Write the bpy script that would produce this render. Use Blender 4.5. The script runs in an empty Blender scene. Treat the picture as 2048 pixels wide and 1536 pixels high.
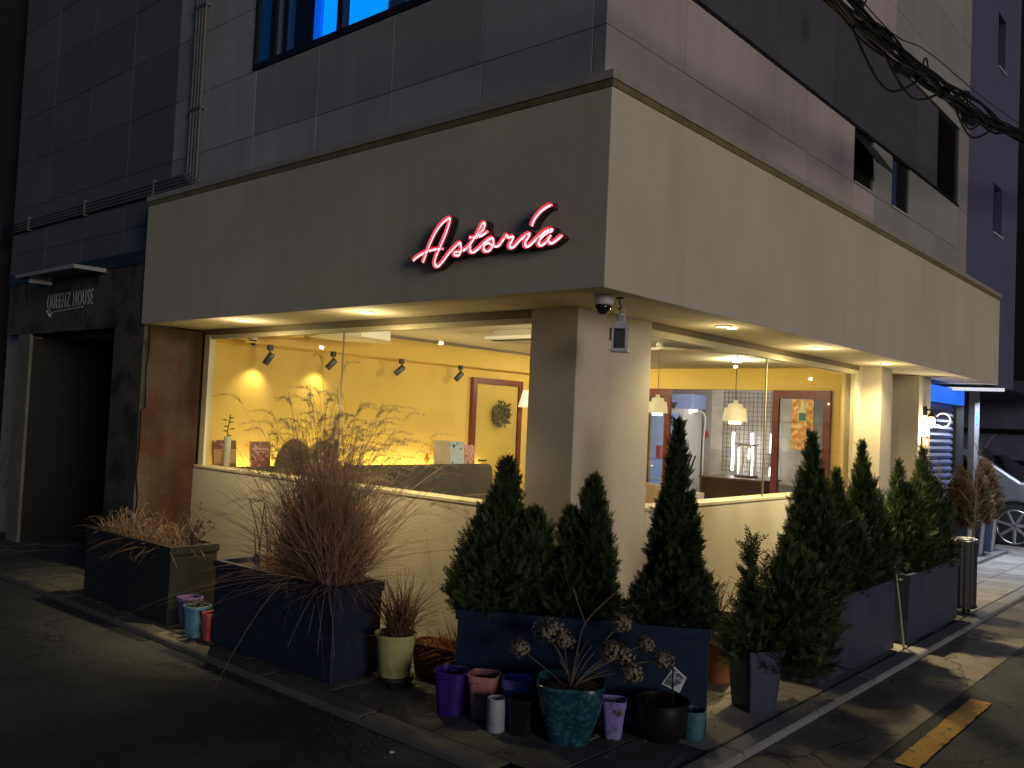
import bpy, math, random
import numpy as np
from mathutils import Vector, Matrix
random.seed(7)
sc = bpy.context.scene
col = sc.collection
R = math.radians

# ------------------------------------------------------------------ camera, sky, sun, exposure
cam_d = bpy.data.cameras.new('camera'); cam = bpy.data.objects.new('camera', cam_d); col.objects.link(cam)
cam_d.sensor_width = 36.0; cam_d.lens = 36.0 * 1752.5 / 2048.0; cam_d.clip_end = 400.0; cam_d.clip_start = 0.05
def cam_matrix(pos, yaw, pitch, roll):
    f = Vector((-math.sin(yaw) * math.cos(pitch), math.cos(yaw) * math.cos(pitch), math.sin(pitch)))
    r = Vector((math.cos(yaw), math.sin(yaw), 0)); u = r.cross(f)
    c, s = math.cos(roll), math.sin(roll)
    r2 = c * r + s * u; u2 = -s * r + c * u
    m = Matrix((r2, u2, -f)).transposed().to_4x4(); m.translation = pos
    return m
cam.matrix_world = cam_matrix((2.8283, -3.9872, 1.70), 0.7174, 0.0402, 0.0451)
sc.camera = cam

SUN_D = Vector((-2.7, 0.80, -0.30)).normalized()      # direction the light travels
w = bpy.data.worlds.new('World'); sc.world = w; w.use_nodes = True
nt = w.node_tree; bg = nt.nodes['Background']
sky = nt.nodes.new('ShaderNodeTexSky'); sky.sky_type = 'NISHITA'; sky.sun_disc = False; sky.ozone_density = 4.0; sky.dust_density = 0.0; sky.air_density = 0.7
sky.sun_elevation = math.asin(-SUN_D.z)
sky.sun_rotation = math.atan2(-SUN_D.x, -SUN_D.y)
nt.links.new(sky.outputs[0], bg.inputs[0]); bg.inputs[1].default_value = 0.024
sun_l = bpy.data.lights.new('sun', 'SUN'); sun_l.energy = 0.90; sun_l.angle = R(20.0); sun_l.color = (1.0, 0.87, 0.77)
sun = bpy.data.objects.new('sun', sun_l); col.objects.link(sun)
sun.rotation_euler = SUN_D.to_track_quat('-Z', 'Y').to_euler(); sun.location = (10, -6, 6)
vs = sc.view_settings; vs.view_transform = 'Standard'; vs.look = 'None'; vs.exposure = 0.0; vs.gamma = 1.0
try: vs.use_curve_mapping = False
except Exception: pass
sc.cycles.use_denoising = True
sc.cycles.max_bounces = 6; sc.cycles.transparent_max_bounces = 16
sc.cycles.sample_clamp_indirect = 6.0; sc.cycles.caustics_reflective = False; sc.cycles.caustics_refractive = False

# ------------------------------------------------------------------ materials
MATS = {}
def mat(name, rgb, rough=0.7, metal=0.0, noise=None, streak=None, drip=None, fine=None, bump=None, vary=0.0, spec=0.4, coat=0.0, tint=None, trans=0.0, tint2=None):
    """noise=(scale, amount) broad tone; fine=(scale, amount) grain; bump=(scale, strength); tint=(rgb, scale, lo, hi) blotches of another colour"""
    if name in MATS: return MATS[name]
    m = bpy.data.materials.new(name); m.use_nodes = True; MATS[name] = m
    n = m.node_tree.nodes; l = m.node_tree.links; b = n['Principled BSDF']
    b.inputs['Roughness'].default_value = rough; b.inputs['Metallic'].default_value = metal
    b.inputs['Specular IOR Level'].default_value = spec; b.inputs['Coat Weight'].default_value = coat
    geo = n.new('ShaderNodeNewGeometry'); pos = geo.outputs['Position']
    colr = None
    c0 = n.new('ShaderNodeRGB'); c0.outputs[0].default_value = (*rgb, 1); colr = c0.outputs[0]
    def nz(scale, detail=4):
        t = n.new('ShaderNodeTexNoise'); t.inputs['Scale'].default_value = scale; t.inputs['Detail'].default_value = detail
        l.new(pos, t.inputs['Vector']); return t.outputs['Fac']
    def mulv(fac, amt):
        nonlocal colr
        mr = n.new('ShaderNodeMapRange'); mr.inputs['From Min'].default_value = 0.25; mr.inputs['From Max'].default_value = 0.75
        mr.inputs['To Min'].default_value = 1 - amt; mr.inputs['To Max'].default_value = 1 + amt
        l.new(fac, mr.inputs['Value'])
        mx = n.new('ShaderNodeVectorMath'); mx.operation = 'SCALE'; l.new(colr, mx.inputs[0]); l.new(mr.outputs[0], mx.inputs['Scale']); colr = mx.outputs[0]
    if tint:
        trgb, ts, lo, hi = tint
        mr = n.new('ShaderNodeMapRange'); mr.inputs['From Min'].default_value = lo; mr.inputs['From Max'].default_value = hi
        l.new(nz(ts, 6), mr.inputs['Value'])
        mx = n.new('ShaderNodeMix'); mx.data_type = 'RGBA'; l.new(mr.outputs[0], mx.inputs['Factor']); l.new(colr, mx.inputs['A']); mx.inputs['B'].default_value = (*trgb, 1); colr = mx.outputs['Result']
    if tint2:
        trgb, ts, lo, hi = tint2
        mr = n.new('ShaderNodeMapRange'); mr.inputs['From Min'].default_value = lo; mr.inputs['From Max'].default_value = hi
        l.new(nz(ts, 2), mr.inputs['Value'])
        mx = n.new('ShaderNodeMix'); mx.data_type = 'RGBA'; l.new(mr.outputs[0], mx.inputs['Factor']); l.new(colr, mx.inputs['A']); mx.inputs['B'].default_value = (*trgb, 1); colr = mx.outputs['Result']
    if noise: mulv(nz(noise[0]), noise[1])
    if streak:
        vm = n.new('ShaderNodeVectorMath'); vm.operation = 'MULTIPLY'; vm.inputs[1].default_value = (streak[0], streak[0], streak[0] * .06); l.new(pos, vm.inputs[0])
        t = n.new('ShaderNodeTexNoise'); t.inputs['Scale'].default_value = 1.0; t.inputs['Detail'].default_value = 5; l.new(vm.outputs[0], t.inputs['Vector']); mulv(t.outputs['Fac'], streak[1])
    if drip:
        vm = n.new('ShaderNodeVectorMath'); vm.operation = 'MULTIPLY'; vm.inputs[1].default_value = (drip[1], drip[1], drip[1] * .10); l.new(pos, vm.inputs[0])
        t = n.new('ShaderNodeTexNoise'); t.inputs['Scale'].default_value = 1.0; t.inputs['Detail'].default_value = 6; t.inputs['Distortion'].default_value = .4; l.new(vm.outputs[0], t.inputs['Vector'])
        mr = n.new('ShaderNodeMapRange'); mr.inputs['From Min'].default_value = drip[2]; mr.inputs['From Max'].default_value = drip[3]; mr.inputs['To Max'].default_value = drip[4]; l.new(t.outputs['Fac'], mr.inputs['Value'])
        mx = n.new('ShaderNodeMix'); mx.data_type = 'RGBA'; l.new(mr.outputs[0], mx.inputs['Factor']); l.new(colr, mx.inputs['A']); mx.inputs['B'].default_value = (*drip[0], 1); colr = mx.outputs['Result']
    if fine: mulv(nz(fine[0], 2), fine[1])
    if vary:
        oi = n.new('ShaderNodeObjectInfo'); mulv(oi.outputs['Random'], vary)
    l.new(colr, b.inputs['Base Color'])
    if bump:
        bp = n.new('ShaderNodeBump'); bp.inputs['Strength'].default_value = bump[1]; bp.inputs['Distance'].default_value = 0.01
        l.new(nz(bump[0], 5), bp.inputs['Height']); l.new(bp.outputs[0], b.inputs['Normal'])
    if trans:
        tr = n.new('ShaderNodeBsdfTranslucent'); l.new(colr, tr.inputs[0]); ms = n.new('ShaderNodeMixShader'); ms.inputs[0].default_value = trans
        l.new(b.outputs[0], ms.inputs[1]); l.new(tr.outputs[0], ms.inputs[2]); l.new(ms.outputs[0], n['Material Output'].inputs[0])
    return m
def emit(name, rgb, s, base=None):
    if name in MATS: return MATS[name]
    m = bpy.data.materials.new(name); m.use_nodes = True; MATS[name] = m
    b = m.node_tree.nodes['Principled BSDF']; b.inputs['Base Color'].default_value = (*(base or rgb), 1)
    b.inputs['Emission Color'].default_value = (*rgb, 1); b.inputs['Emission Strength'].default_value = s
    return m
def glass(name, tintc=(1, 1, 1), refl=0.9, ior=1.45, rough=0.0):
    if name in MATS: return MATS[name]
    m = bpy.data.materials.new(name); m.use_nodes = True; MATS[name] = m
    n = m.node_tree.nodes; l = m.node_tree.links; n.remove(n['Principled BSDF'])
    t = n.new('ShaderNodeBsdfTransparent'); t.inputs[0].default_value = (*tintc, 1)
    g = n.new('ShaderNodeBsdfGlossy'); g.inputs['Roughness'].default_value = rough; g.inputs[0].default_value = (refl, refl, refl, 1)
    lw = n.new('ShaderNodeLayerWeight'); lw.inputs[0].default_value = 0.5
    pw = n.new('ShaderNodeMath'); pw.operation = 'POWER'; pw.inputs[1].default_value = 5.0; l.new(lw.outputs['Facing'], pw.inputs[0])
    fr = n.new('ShaderNodeMath'); fr.operation = 'MULTIPLY_ADD'; fr.inputs[1].default_value = 0.85; fr.inputs[2].default_value = 0.035; l.new(pw.outputs[0], fr.inputs[0])
    mx = n.new('ShaderNodeMixShader'); l.new(fr.outputs[0], mx.inputs[0]); l.new(t.outputs[0], mx.inputs[1]); l.new(g.outputs[0], mx.inputs[2])
    l.new(mx.outputs[0], n['Material Output'].inputs[0]); return m

M_stucco = mat('cream_stucco', (0.60, 0.54, 0.42), 0.85, drip=((.36, .31, .22), 4.5, .55, .80, .32), streak=(7.0, 0.02), noise=(0.9, 0.09), fine=(60, 0.04), bump=(70, 0.10))
M_soffit = mat('soffit_paint', (0.72, 0.64, 0.46), 0.8, noise=(2, 0.04))
M_capm = mat('cap_metal', (0.36, 0.33, 0.28), 0.5, noise=(6, 0.15), spec=0.5)
M_capdark = mat('cap_flashing', (0.20, 0.16, 0.08), 0.55, noise=(9, 0.25))
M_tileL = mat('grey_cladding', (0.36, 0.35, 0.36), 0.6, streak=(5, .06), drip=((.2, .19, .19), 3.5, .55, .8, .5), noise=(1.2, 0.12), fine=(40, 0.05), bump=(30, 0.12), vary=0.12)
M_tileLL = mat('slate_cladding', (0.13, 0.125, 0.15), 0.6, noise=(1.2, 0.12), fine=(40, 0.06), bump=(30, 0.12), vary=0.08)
M_tileR = mat('pink_cladding', (0.46, 0.39, 0.385), 0.6, streak=(5, .06), drip=((.27, .22, .21), 3.5, .55, .8, .5), noise=(1.0, 0.10), fine=(40, 0.05), bump=(30, 0.12), vary=0.05)
M_tileRg = mat('beige_cladding', (0.33, 0.32, 0.30), 0.6, noise=(1.0, 0.07), fine=(40, 0.05), bump=(30, 0.12), vary=0.05)
M_joint = mat('joint_backing', (0.17, 0.165, 0.17), 0.9)
M_band = mat('dark_band', (0.085, 0.085, 0.10), 0.55, noise=(3, 0.12), vary=0.08)
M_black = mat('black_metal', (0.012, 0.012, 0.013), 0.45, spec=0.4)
M_darkframe = mat('dark_frame', (0.02, 0.02, 0.022), 0.4)
M_frame = mat('window_frame_paint', (0.62, 0.55, 0.36), 0.5, noise=(8, 0.05))
M_concrete = mat('stained_concrete', (0.085, 0.080, 0.066), 0.9, noise=(2.2, 0.35), fine=(35, 0.15), bump=(25, 0.4), tint=((0.035, 0.033, 0.028), 3.5, 0.5, 0.62))
M_rust = mat('rust_concrete', (0.085, 0.066, 0.042), 0.9, streak=(9, .25), noise=(3.4, 0.35), fine=(35, 0.15), bump=(18, 0.4), tint=((0.055, 0.021, 0.010), 1.7, 0.40, 0.56))
M_yellow = mat('yellow_paint', (0.74, 0.53, 0.13), 0.75, noise=(1.5, 0.04), bump=(80, 0.08))
M_yelldoor = mat('ochre_door', (0.62, 0.45, 0.10), 0.55, noise=(4, 0.05))
M_white = mat('white_paint', (0.82, 0.78, 0.68), 0.75, noise=(2, 0.05))
M_greyceil = mat('grey_ceiling', (0.50, 0.45, 0.36), 0.8, noise=(3, 0.08))
M_floor = mat('cafe_floor', (0.22, 0.20, 0.17), 0.5, noise=(3, 0.2))
M_redwood = mat('red_brown_wood', (0.155, 0.035, 0.022), 0.45, noise=(6, 0.2), coat=0.2)
M_sofa = mat('grey_upholstery', (0.06, 0.054, 0.046), 0.9, noise=(5, 0.12), fine=(120, 0.2), bump=(160, 0.3))
M_navy = mat('navy_planter', (0.014, 0.022, 0.050), 0.5, streak=(14, .2), noise=(2.5, 0.18), fine=(50, 0.12), bump=(40, 0.08), tint=((0.05, 0.055, 0.065), 7, 0.62, 0.8))
M_char = mat('charcoal_planter', (0.022, 0.023, 0.026), 0.55, noise=(2.5, 0.18), fine=(50, 0.12), tint=((0.06, 0.06, 0.06), 7, 0.62, 0.8))
M_slategrey = mat('slate_grey_planter', (0.045, 0.056, 0.095), 0.5, streak=(14, .15), noise=(3, 0.12), fine=(50, 0.1))
M_soil = mat('soil', (0.035, 0.024, 0.016), 1.0, noise=(30, 0.4), fine=(120, 0.4), bump=(60, 1.0))
M_asphalt = mat('asphalt', (0.046, 0.052, 0.060), 0.92, noise=(1.1, 0.30), fine=(75, 0.50), bump=(110, 0.9), tint=((0.072, 0.076, 0.080), 0.6, 0.52, 0.62), tint2=((0.15, 0.15, 0.15), 95, 0.66, 0.74))
M_gutter = mat('concrete_gutter', (0.19, 0.175, 0.155), 0.92, noise=(2.2, 0.28), fine=(70, 0.28), bump=(120, 0.45), tint=((0.055, 0.052, 0.05), 1.6, 0.5, 0.72))
M_slab = mat('paving_stone', (0.30, 0.285, 0.26), 0.85, noise=(4, 0.16), fine=(110, 0.16), bump=(90, 0.3), vary=0.16, tint=((0.10, 0.09, 0.08), 5, 0.60, 0.8))
M_slabD = mat('dark_paving_stone', (0.115, 0.115, 0.110), 0.9, noise=(3, 0.25), fine=(110, 0.2), bump=(90, 0.35), vary=0.18, tint=((0.06, 0.055, 0.05), 4, 0.55, 0.8))  # darker stone tone for the left strip and the corner
M_kerb = mat('granite_kerb', (0.23, 0.23, 0.235), 0.8, noise=(5, 0.12), fine=(200, 0.2), bump=(120, 0.25), vary=0.1)
M_kerbD = mat('dark_granite_kerb', (0.13, 0.125, 0.115), 0.85, noise=(5, 0.2), fine=(200, 0.2), bump=(120, 0.25), vary=0.15)  # darker stone tone for the left kerb and the kerb core
M_line = mat('yellow_road_paint', (0.42, 0.24, 0.035), 0.8, noise=(7, 0.2), fine=(90, 0.3), bump=(120, 0.4), tint=((0.075, 0.065, 0.05), 14, 0.56, 0.70), tint2=((.06, .055, .05), 60, .62, .7))
def cracks(m, scale, width, dark):
    n = m.node_tree.nodes; l = m.node_tree.links; b = n['Principled BSDF']; src = b.inputs['Base Color'].links[0].from_socket
    geo = n.new('ShaderNodeNewGeometry'); ns = n.new('ShaderNodeTexNoise'); ns.inputs['Scale'].default_value = 3.0; ns.inputs['Detail'].default_value = 5; l.new(geo.outputs['Position'], ns.inputs['Vector'])
    ad = n.new('ShaderNodeVectorMath'); ad.operation = 'MULTIPLY_ADD'; ad.inputs[1].default_value = (.35, .35, .35); l.new(ns.outputs['Color'], ad.inputs[0]); l.new(geo.outputs['Position'], ad.inputs[2])
    vo = n.new('ShaderNodeTexVoronoi'); vo.feature = 'DISTANCE_TO_EDGE'; vo.inputs['Scale'].default_value = scale; l.new(ad.outputs[0], vo.inputs['Vector'])
    mr = n.new('ShaderNodeMapRange'); mr.inputs['From Max'].default_value = width; mr.inputs['To Min'].default_value = dark; mr.inputs['To Max'].default_value = 1; l.new(vo.outputs['Distance'], mr.inputs['Value'])
    sc_ = n.new('ShaderNodeVectorMath'); sc_.operation = 'SCALE'; l.new(src, sc_.inputs[0]); l.new(mr.outputs[0], sc_.inputs['Scale']); l.new(sc_.outputs[0], b.inputs['Base Color'])
cracks(M_asphalt, .55, .006, .35); cracks(M_gutter, .9, .010, .3)
M_base = mat('bedding', (0.05, 0.047, 0.042), 0.95)
M_thuja = mat('evergreen_foliage', (0.043, 0.070, 0.022), 0.6, noise=(9, 0.45), fine=(70, 0.35), trans=0.2, vary=0.18, tint=((0.075, 0.058, 0.02), 5, 0.60, 0.74))
M_thujab = mat('browned_foliage', (0.075, 0.042, 0.016), 0.7, noise=(6, 0.35), fine=(70, 0.3), trans=0.2, tint=((0.05, 0.055, 0.016), 2.2, 0.55, 0.68))
M_bark = mat('bark', (0.085, 0.060, 0.040), 0.9, noise=(20, 0.3), bump=(60, 0.6))
M_twig = mat('bare_twig', (0.15, 0.115, 0.08), 0.85, noise=(20, 0.25))
M_grass = mat('dry_red_grass', (0.38, 0.245, 0.175), 0.8, noise=(5, 0.35), fine=(60, 0.35), trans=0.25)
M_plume = mat('grass_plume', (0.44, 0.34, 0.22), 0.9, noise=(8, 0.25), trans=0.3)
M_dry = mat('dry_straw', (0.24, 0.155, 0.10), 0.85, noise=(8, 0.35), trans=0.2)
M_hyd = mat('dried_flower', (0.27, 0.225, 0.16), 0.9, noise=(25, 0.35), trans=0.2)
M_leafg = mat('house_plant_leaf', (0.045, 0.11, 0.03), 0.45)
M_glass = glass('shop_glass', (0.97, 0.98, 0.96))
M_pale = mat('pale_plastic', (0.62, 0.62, 0.66), 0.45)
M_chrome = mat('brushed_steel', (0.55, 0.55, 0.56), 0.3, metal=1.0)

# ------------------------------------------------------------------ mesh helpers
class B:
    def __init__(s): s.v = []; s.f = []
    def add(s, vs, fs):
        o = len(s.v); s.v += [tuple(p) for p in vs]; s.f += [tuple(i + o for i in f) for f in fs]; return s
    def box(s, x0, y0, z0, x1, y1, z1):
        return s.prism([(x0, y0), (x1, y0), (x1, y1), (x0, y1)], z0, z1)
    def prism(s, poly, z0, z1, poly2=None):
        n = len(poly); p2 = poly2 or poly
        vs = [(x, y, z0) for x, y in poly] + [(x, y, z1) for x, y in p2]
        fs = [tuple(range(n - 1, -1, -1)), tuple(range(n, 2 * n))] + [(i, (i + 1) % n, n + (i + 1) % n, n + i) for i in range(n)]
        return s.add(vs, fs)
    def prism_y(s, poly, y0, y1):        # poly in (x,z), extruded along y
        n = len(poly); vs = [(x, y0, z) for x, z in poly] + [(x, y1, z) for x, z in poly]
        fs = [tuple(range(n)), tuple(range(2 * n - 1, n - 1, -1))] + [(i, n + i, n + (i + 1) % n, (i + 1) % n) for i in range(n)]
        return s.add(vs, fs)
    def prism_x(s, poly, x0, x1):        # poly in (y,z)
        n = len(poly); vs = [(x0, y, z) for y, z in poly] + [(x1, y, z) for y, z in poly]
        fs = [tuple(range(n - 1, -1, -1)), tuple(range(n, 2 * n))] + [(i, (i + 1) % n, n + (i + 1) % n, n + i) for i in range(n)]
        return s.add(vs, fs)
    def rbox(s, cx, cy, z0, z1, hx, hy, ang=0, hx2=None, hy2=None):
        c, sn = math.cos(ang), math.sin(ang)
        def P(a, b): return [(cx + x * c - y * sn, cy + x * sn + y * c) for x, y in ((-a, -b), (a, -b), (a, b), (-a, b))]
        return s.prism(P(hx, hy), z0, z1, P(hx2 or hx, hy2 or hy))
    def tube(s, pts, r, n=8, caps=True):
        pts = [Vector(p) for p in pts]; rs = r if isinstance(r, (list, tuple)) else [r] * len(pts)
        o = len(s.v); prev = None
        for i, p in enumerate(pts):
            d = (pts[min(i + 1, len(pts) - 1)] - pts[max(i - 1, 0)])
            d = d.normalized() if d.length > 1e-9 else Vector((0, 0, 1))
            a = prev - d * prev.dot(d) if prev is not None else d.orthogonal()
            if a.length < 1e-6: a = d.orthogonal()
            a.normalize(); prev = a; b = d.cross(a)
            for k in range(n):
                t = 2 * math.pi * k / n; s.v.append(tuple(p + (a * math.cos(t) + b * math.sin(t)) * rs[i]))
        for i in range(len(pts) - 1):
            for k in range(n):
                a0 = o + i * n + k; a1 = o + i * n + (k + 1) % n
                s.f.append((a0, a1, a1 + n, a0 + n))
        if caps:
            s.f.append(tuple(o + k for k in range(n - 1, -1, -1))); e = o + (len(pts) - 1) * n
            s.f.append(tuple(e + k for k in range(n)))
        return s
    def lathe(s, prof, cx, cy, cz=0, n=24, sq=0.0, ang=0.0):
        """prof list of (r,z); sq>0 squares the section (superellipse)"""
        o = len(s.v)
        for r, z in prof:
            for k in range(n):
                t = 2 * math.pi * k / n; c, sn = math.cos(t), math.sin(t)
                if sq:
                    e = 2.0 + sq * 10; q = (abs(c) ** e + abs(sn) ** e) ** (-1 / e)
                else: q = 1
                x, y = r * q * c, r * q * sn
                s.v.append((cx + x * math.cos(ang) - y * math.sin(ang), cy + x * math.sin(ang) + y * math.cos(ang), cz + z))
        for i in range(len(prof) - 1):
            for k in range(n):
                a0 = o + i * n + k; a1 = o + i * n + (k + 1) % n
                s.f.append((a0, a1, a1 + n, a0 + n))
        if prof[0][0] > 1e-6: s.f.append(tuple(o + k for k in range(n - 1, -1, -1)))
        if prof[-1][0] > 1e-6: e = o + (len(prof) - 1) * n; s.f.append(tuple(e + k for k in range(n)))
        return s
    def mesh(s, name, smooth=False):
        me = bpy.data.meshes.new(name); me.from_pydata(s.v, [], s.f); me.update()
        if smooth: me.polygons.foreach_set('use_smooth', [True] * len(me.polygons))
        return me
def obj(name, b, m, parent=None, smooth=False, bevel=0.0, auto=None):
    me = b.mesh(name, smooth) if isinstance(b, B) else b
    o = bpy.data.objects.new(name, me); col.objects.link(o)
    if m is not None and not me.materials: me.materials.append(m)
    if parent is not None: o.parent = parent
    if auto and smooth: 
        try: me.set_sharp_from_angle(angle=R(auto))
        except Exception: pass
    if bevel:
        md = o.modifiers.new('bevel', 'BEVEL'); md.width = bevel; md.segments = 2; md.limit_method = 'ANGLE'; md.angle_limit = R(40)
    return o
def tag(o, label, cat, group=None):
    o['label'] = label; o['category'] = cat
    if group: o['group'] = group
    return o
def thing(name, label, cat, group=None):
    o = bpy.data.objects.new(name, None); col.objects.link(o); o.empty_display_size = 0.1
    return tag(o, label, cat, group)
def struct(name, b, m):
    o = obj(name, b, m); o['kind'] = 'structure'; return o
def lamp(name, kind, loc, energy, color, parent, aim=None, **kw):
    d = bpy.data.lights.new(name, kind); d.energy = energy; d.color = color
    for k, v in kw.items(): setattr(d, k, v)
    o = bpy.data.objects.new(name, d); col.objects.link(o); o.location = loc
    if aim is not None: o.rotation_euler = Vector(aim).to_track_quat('-Z', 'Y').to_euler()
    o.parent = parent; return o
def npmesh(name, V, F):
    me = bpy.data.meshes.new(name); k = F.shape[1]
    me.vertices.add(len(V)); me.vertices.foreach_set('co', V.astype(np.float32).ravel())
    me.loops.add(F.size); me.loops.foreach_set('vertex_index', F.astype(np.int32).ravel())
    me.polygons.add(len(F)); me.polygons.foreach_set('loop_start', np.arange(0, F.size, k, dtype=np.int32))
    me.update(calc_edges=True); return me
def catmull(P, sub=6):
    P = [Vector(p) for p in P]; out = []
    for i in range(len(P) - 1):
        p0, p1, p2, p3 = P[max(i - 1, 0)], P[i], P[i + 1], P[min(i + 2, len(P) - 1)]
        for k in range(sub):
            t = k / sub
            out.append(0.5 * ((2 * p1) + (p2 - p0) * t + (2 * p0 - 5 * p1 + 4 * p2 - p3) * t * t + (3 * p1 - p0 - 3 * p2 + p3) * t ** 3))
    out.append(P[-1]); return out
def text_mesh(txt, size, depth, sx=1.0, sp=1.0):
    cu = bpy.data.curves.new('t', 'FONT'); cu.body = txt; cu.size = size; cu.extrude = depth; cu.resolution_u = 3; cu.space_character = sp
    o = bpy.data.objects.new('t', cu); col.objects.link(o)
    dg = bpy.context.evaluated_depsgraph_get(); me = bpy.data.meshes.new_from_object(o.evaluated_get(dg))
    bpy.data.objects.remove(o); bpy.data.curves.remove(cu)
    for v in me.vertices: v.co.x *= sx
    me.materials.clear(); return me

# ------------------------------------------------------------------ ground, road, pavement
RZ = -0.038
struct('road', B().add([(-60, -60, RZ), (60, -60, RZ), (60, 60, RZ), (-60, 60, RZ)], [(0, 1, 2, 3)]), M_asphalt)
struct('gutter', B().add([(0.735, -0.4, RZ + .004), (1.22, -0.4, RZ + .004), (1.26, 30, RZ + .004), (0.735, 30, RZ + .004)], [(0, 1, 2, 3)]), M_gutter)
ln = B()
for y0, y1 in ((-1.2, 0.4), (0.98, 2.58), (5.6, 8.0), (10.5, 13)):
    n = 60; lft = []; rgt = []
    for i in range(n + 1):
        y = y0 + (y1 - y0) * i / n; jx = random.uniform(-.004, .004); lft.append((1.305 + jx, y, RZ + .008)); rgt.append((1.432 + random.uniform(-.004, .004), y + random.uniform(-.01, .01) * (i in (0, n)), RZ + .008))
    o = len(ln.v); ln.v += lft + rgt
    for i in range(n): ln.f.append((o + i, o + n + 1 + i, o + n + 2 + i, o + i + 1))
struct('yellow_road_line', ln, M_line)
pav = struct('pavement', B().prism([(-30, -0.70), (0.70, -0.70), (0.70, 30), (-8, 30), (-8, 3), (-30, 3)], -0.3, -0.012), M_base)
def slab_mesh(sx, sy):
    e = .006; b = B(); z = 0
    vs = [(0, 0, -.03), (sx, 0, -.03), (sx, sy, -.03), (0, sy, -.03), (0, 0, z - e), (sx, 0, z - e), (sx, sy, z - e), (0, sy, z - e), (e, e, z), (sx - e, e, z), (sx - e, sy - e, z), (e, sy - e, z)]
    fs = [(0, 1, 5, 4), (1, 2, 6, 5), (2, 3, 7, 6), (3, 0, 4, 7), (4, 5, 9, 8), (5, 6, 10, 9), (6, 7, 11, 10), (7, 4, 8, 11), (8, 9, 10, 11)]
    return b.add(vs, fs).mesh('paving_slab')
SL = {}
def slab(x, y, sx, sy, m):
    k = (round(sx, 3), round(sy, 3), m.name)
    if k not in SL: SL[k] = slab_mesh(sx - .006, sy - .006); SL[k].materials.append(m)
    o = bpy.data.objects.new('paving_slab', SL[k]); col.objects.link(o); o.parent = pav
    o.location = (x + .003, y + .003, random.uniform(-.003, .002)); o.rotation_euler = (random.uniform(-.004, .004), random.uniform(-.004, .004), 0)
for i in range(21):                       # left strip, along x
    for j in range(3):
        xs = -9.6 + i * .45 + (j % 2) * .225
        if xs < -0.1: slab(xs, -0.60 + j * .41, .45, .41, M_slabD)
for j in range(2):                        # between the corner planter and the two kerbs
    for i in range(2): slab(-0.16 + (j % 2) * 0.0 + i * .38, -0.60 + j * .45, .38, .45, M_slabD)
yy = 0.30
k = 0
while yy < 15:                            # right strip, along y
    for i in range(3):
        off = (k % 2) * 0.0
        slab(-0.64 + i * .41, yy, .41, .30 if yy > 5 else .45, M_slab)
    yy += .30 if yy > 5 else .45; k += 1
kb = struct('kerb', B().prism([(-30, -0.70), (0.69, -0.70), (0.69, 30), (0.66, 30), (0.66, -0.66), (-30, -0.66)], -0.3, -0.03), M_kerbD)
KM = {}
def kerbstone(x0, y0, x1, y1, m):
    b = B(); e = .012; zt = 0.006
    vs = [(x0, y0, -.14), (x1, y0, -.14), (x1, y1, -.14), (x0, y1, -.14), (x0, y0, zt - e), (x1, y0, zt - e), (x1, y1, zt - e), (x0, y1, zt - e), (x0 + e, y0 + e, zt), (x1 - e, y0 + e, zt), (x1 - e, y1 - e, zt), (x0 + e, y1 - e, zt)]
    fs = [(0, 1, 5, 4), (1, 2, 6, 5), (2, 3, 7, 6), (3, 0, 4, 7), (4, 5, 9, 8), (5, 6, 10, 9), (6, 7, 11, 10), (7, 4, 8, 11), (8, 9, 10, 11)]
    o = obj('kerb_stone', b.add(vs, fs), m, kb)
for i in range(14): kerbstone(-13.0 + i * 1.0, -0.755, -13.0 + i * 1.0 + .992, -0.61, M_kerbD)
kerbstone(1.0 - 1.0 + .0, -0.755, 0.735, -0.61, M_kerbD)
for i in range(20): kerbstone(0.60, -0.60 + i * 1.0, 0.738, -0.60 + i * 1.0 + .992, M_kerb)

# ------------------------------------------------------------------ corner building
bld = thing('corner_building', 'two-storey corner building with cream fascia, yellow lit cafe windows and tiled upper wall', 'building')
def part(name, b, m, parent=None, **k): return obj(name, b, m, parent or bld, **k)
H1, H2 = 2.46, 3.60
Lp = lambda a, c: [(-5.43, a), (-a, a), (-a, 9.24), (-c, 9.24), (-c, c), (-5.43, c)]
part('fascia', B().prism(Lp(0.0, .12), H1, H2), M_stucco, bevel=.004)
part('soffit', B().prism(Lp(.121, .80), H1 + .004, H1 + .06), M_soffit)
part('cap_flashing', B().prism([(-5.43, -.006), (.006, -.006), (.006, 9.246), (-.3, 9.246), (-.3, .3), (-5.43, .3)], H2 + .001, H2 + .042), M_capdark)
part('coping', B().prism([(-5.44, -.016), (.016, -.016), (.016, 9.256), (-.3, 9.256), (-.3, .3), (-5.44, .3)], H2 + .043, H2 + .095), M_capm, bevel=.003)
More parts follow.
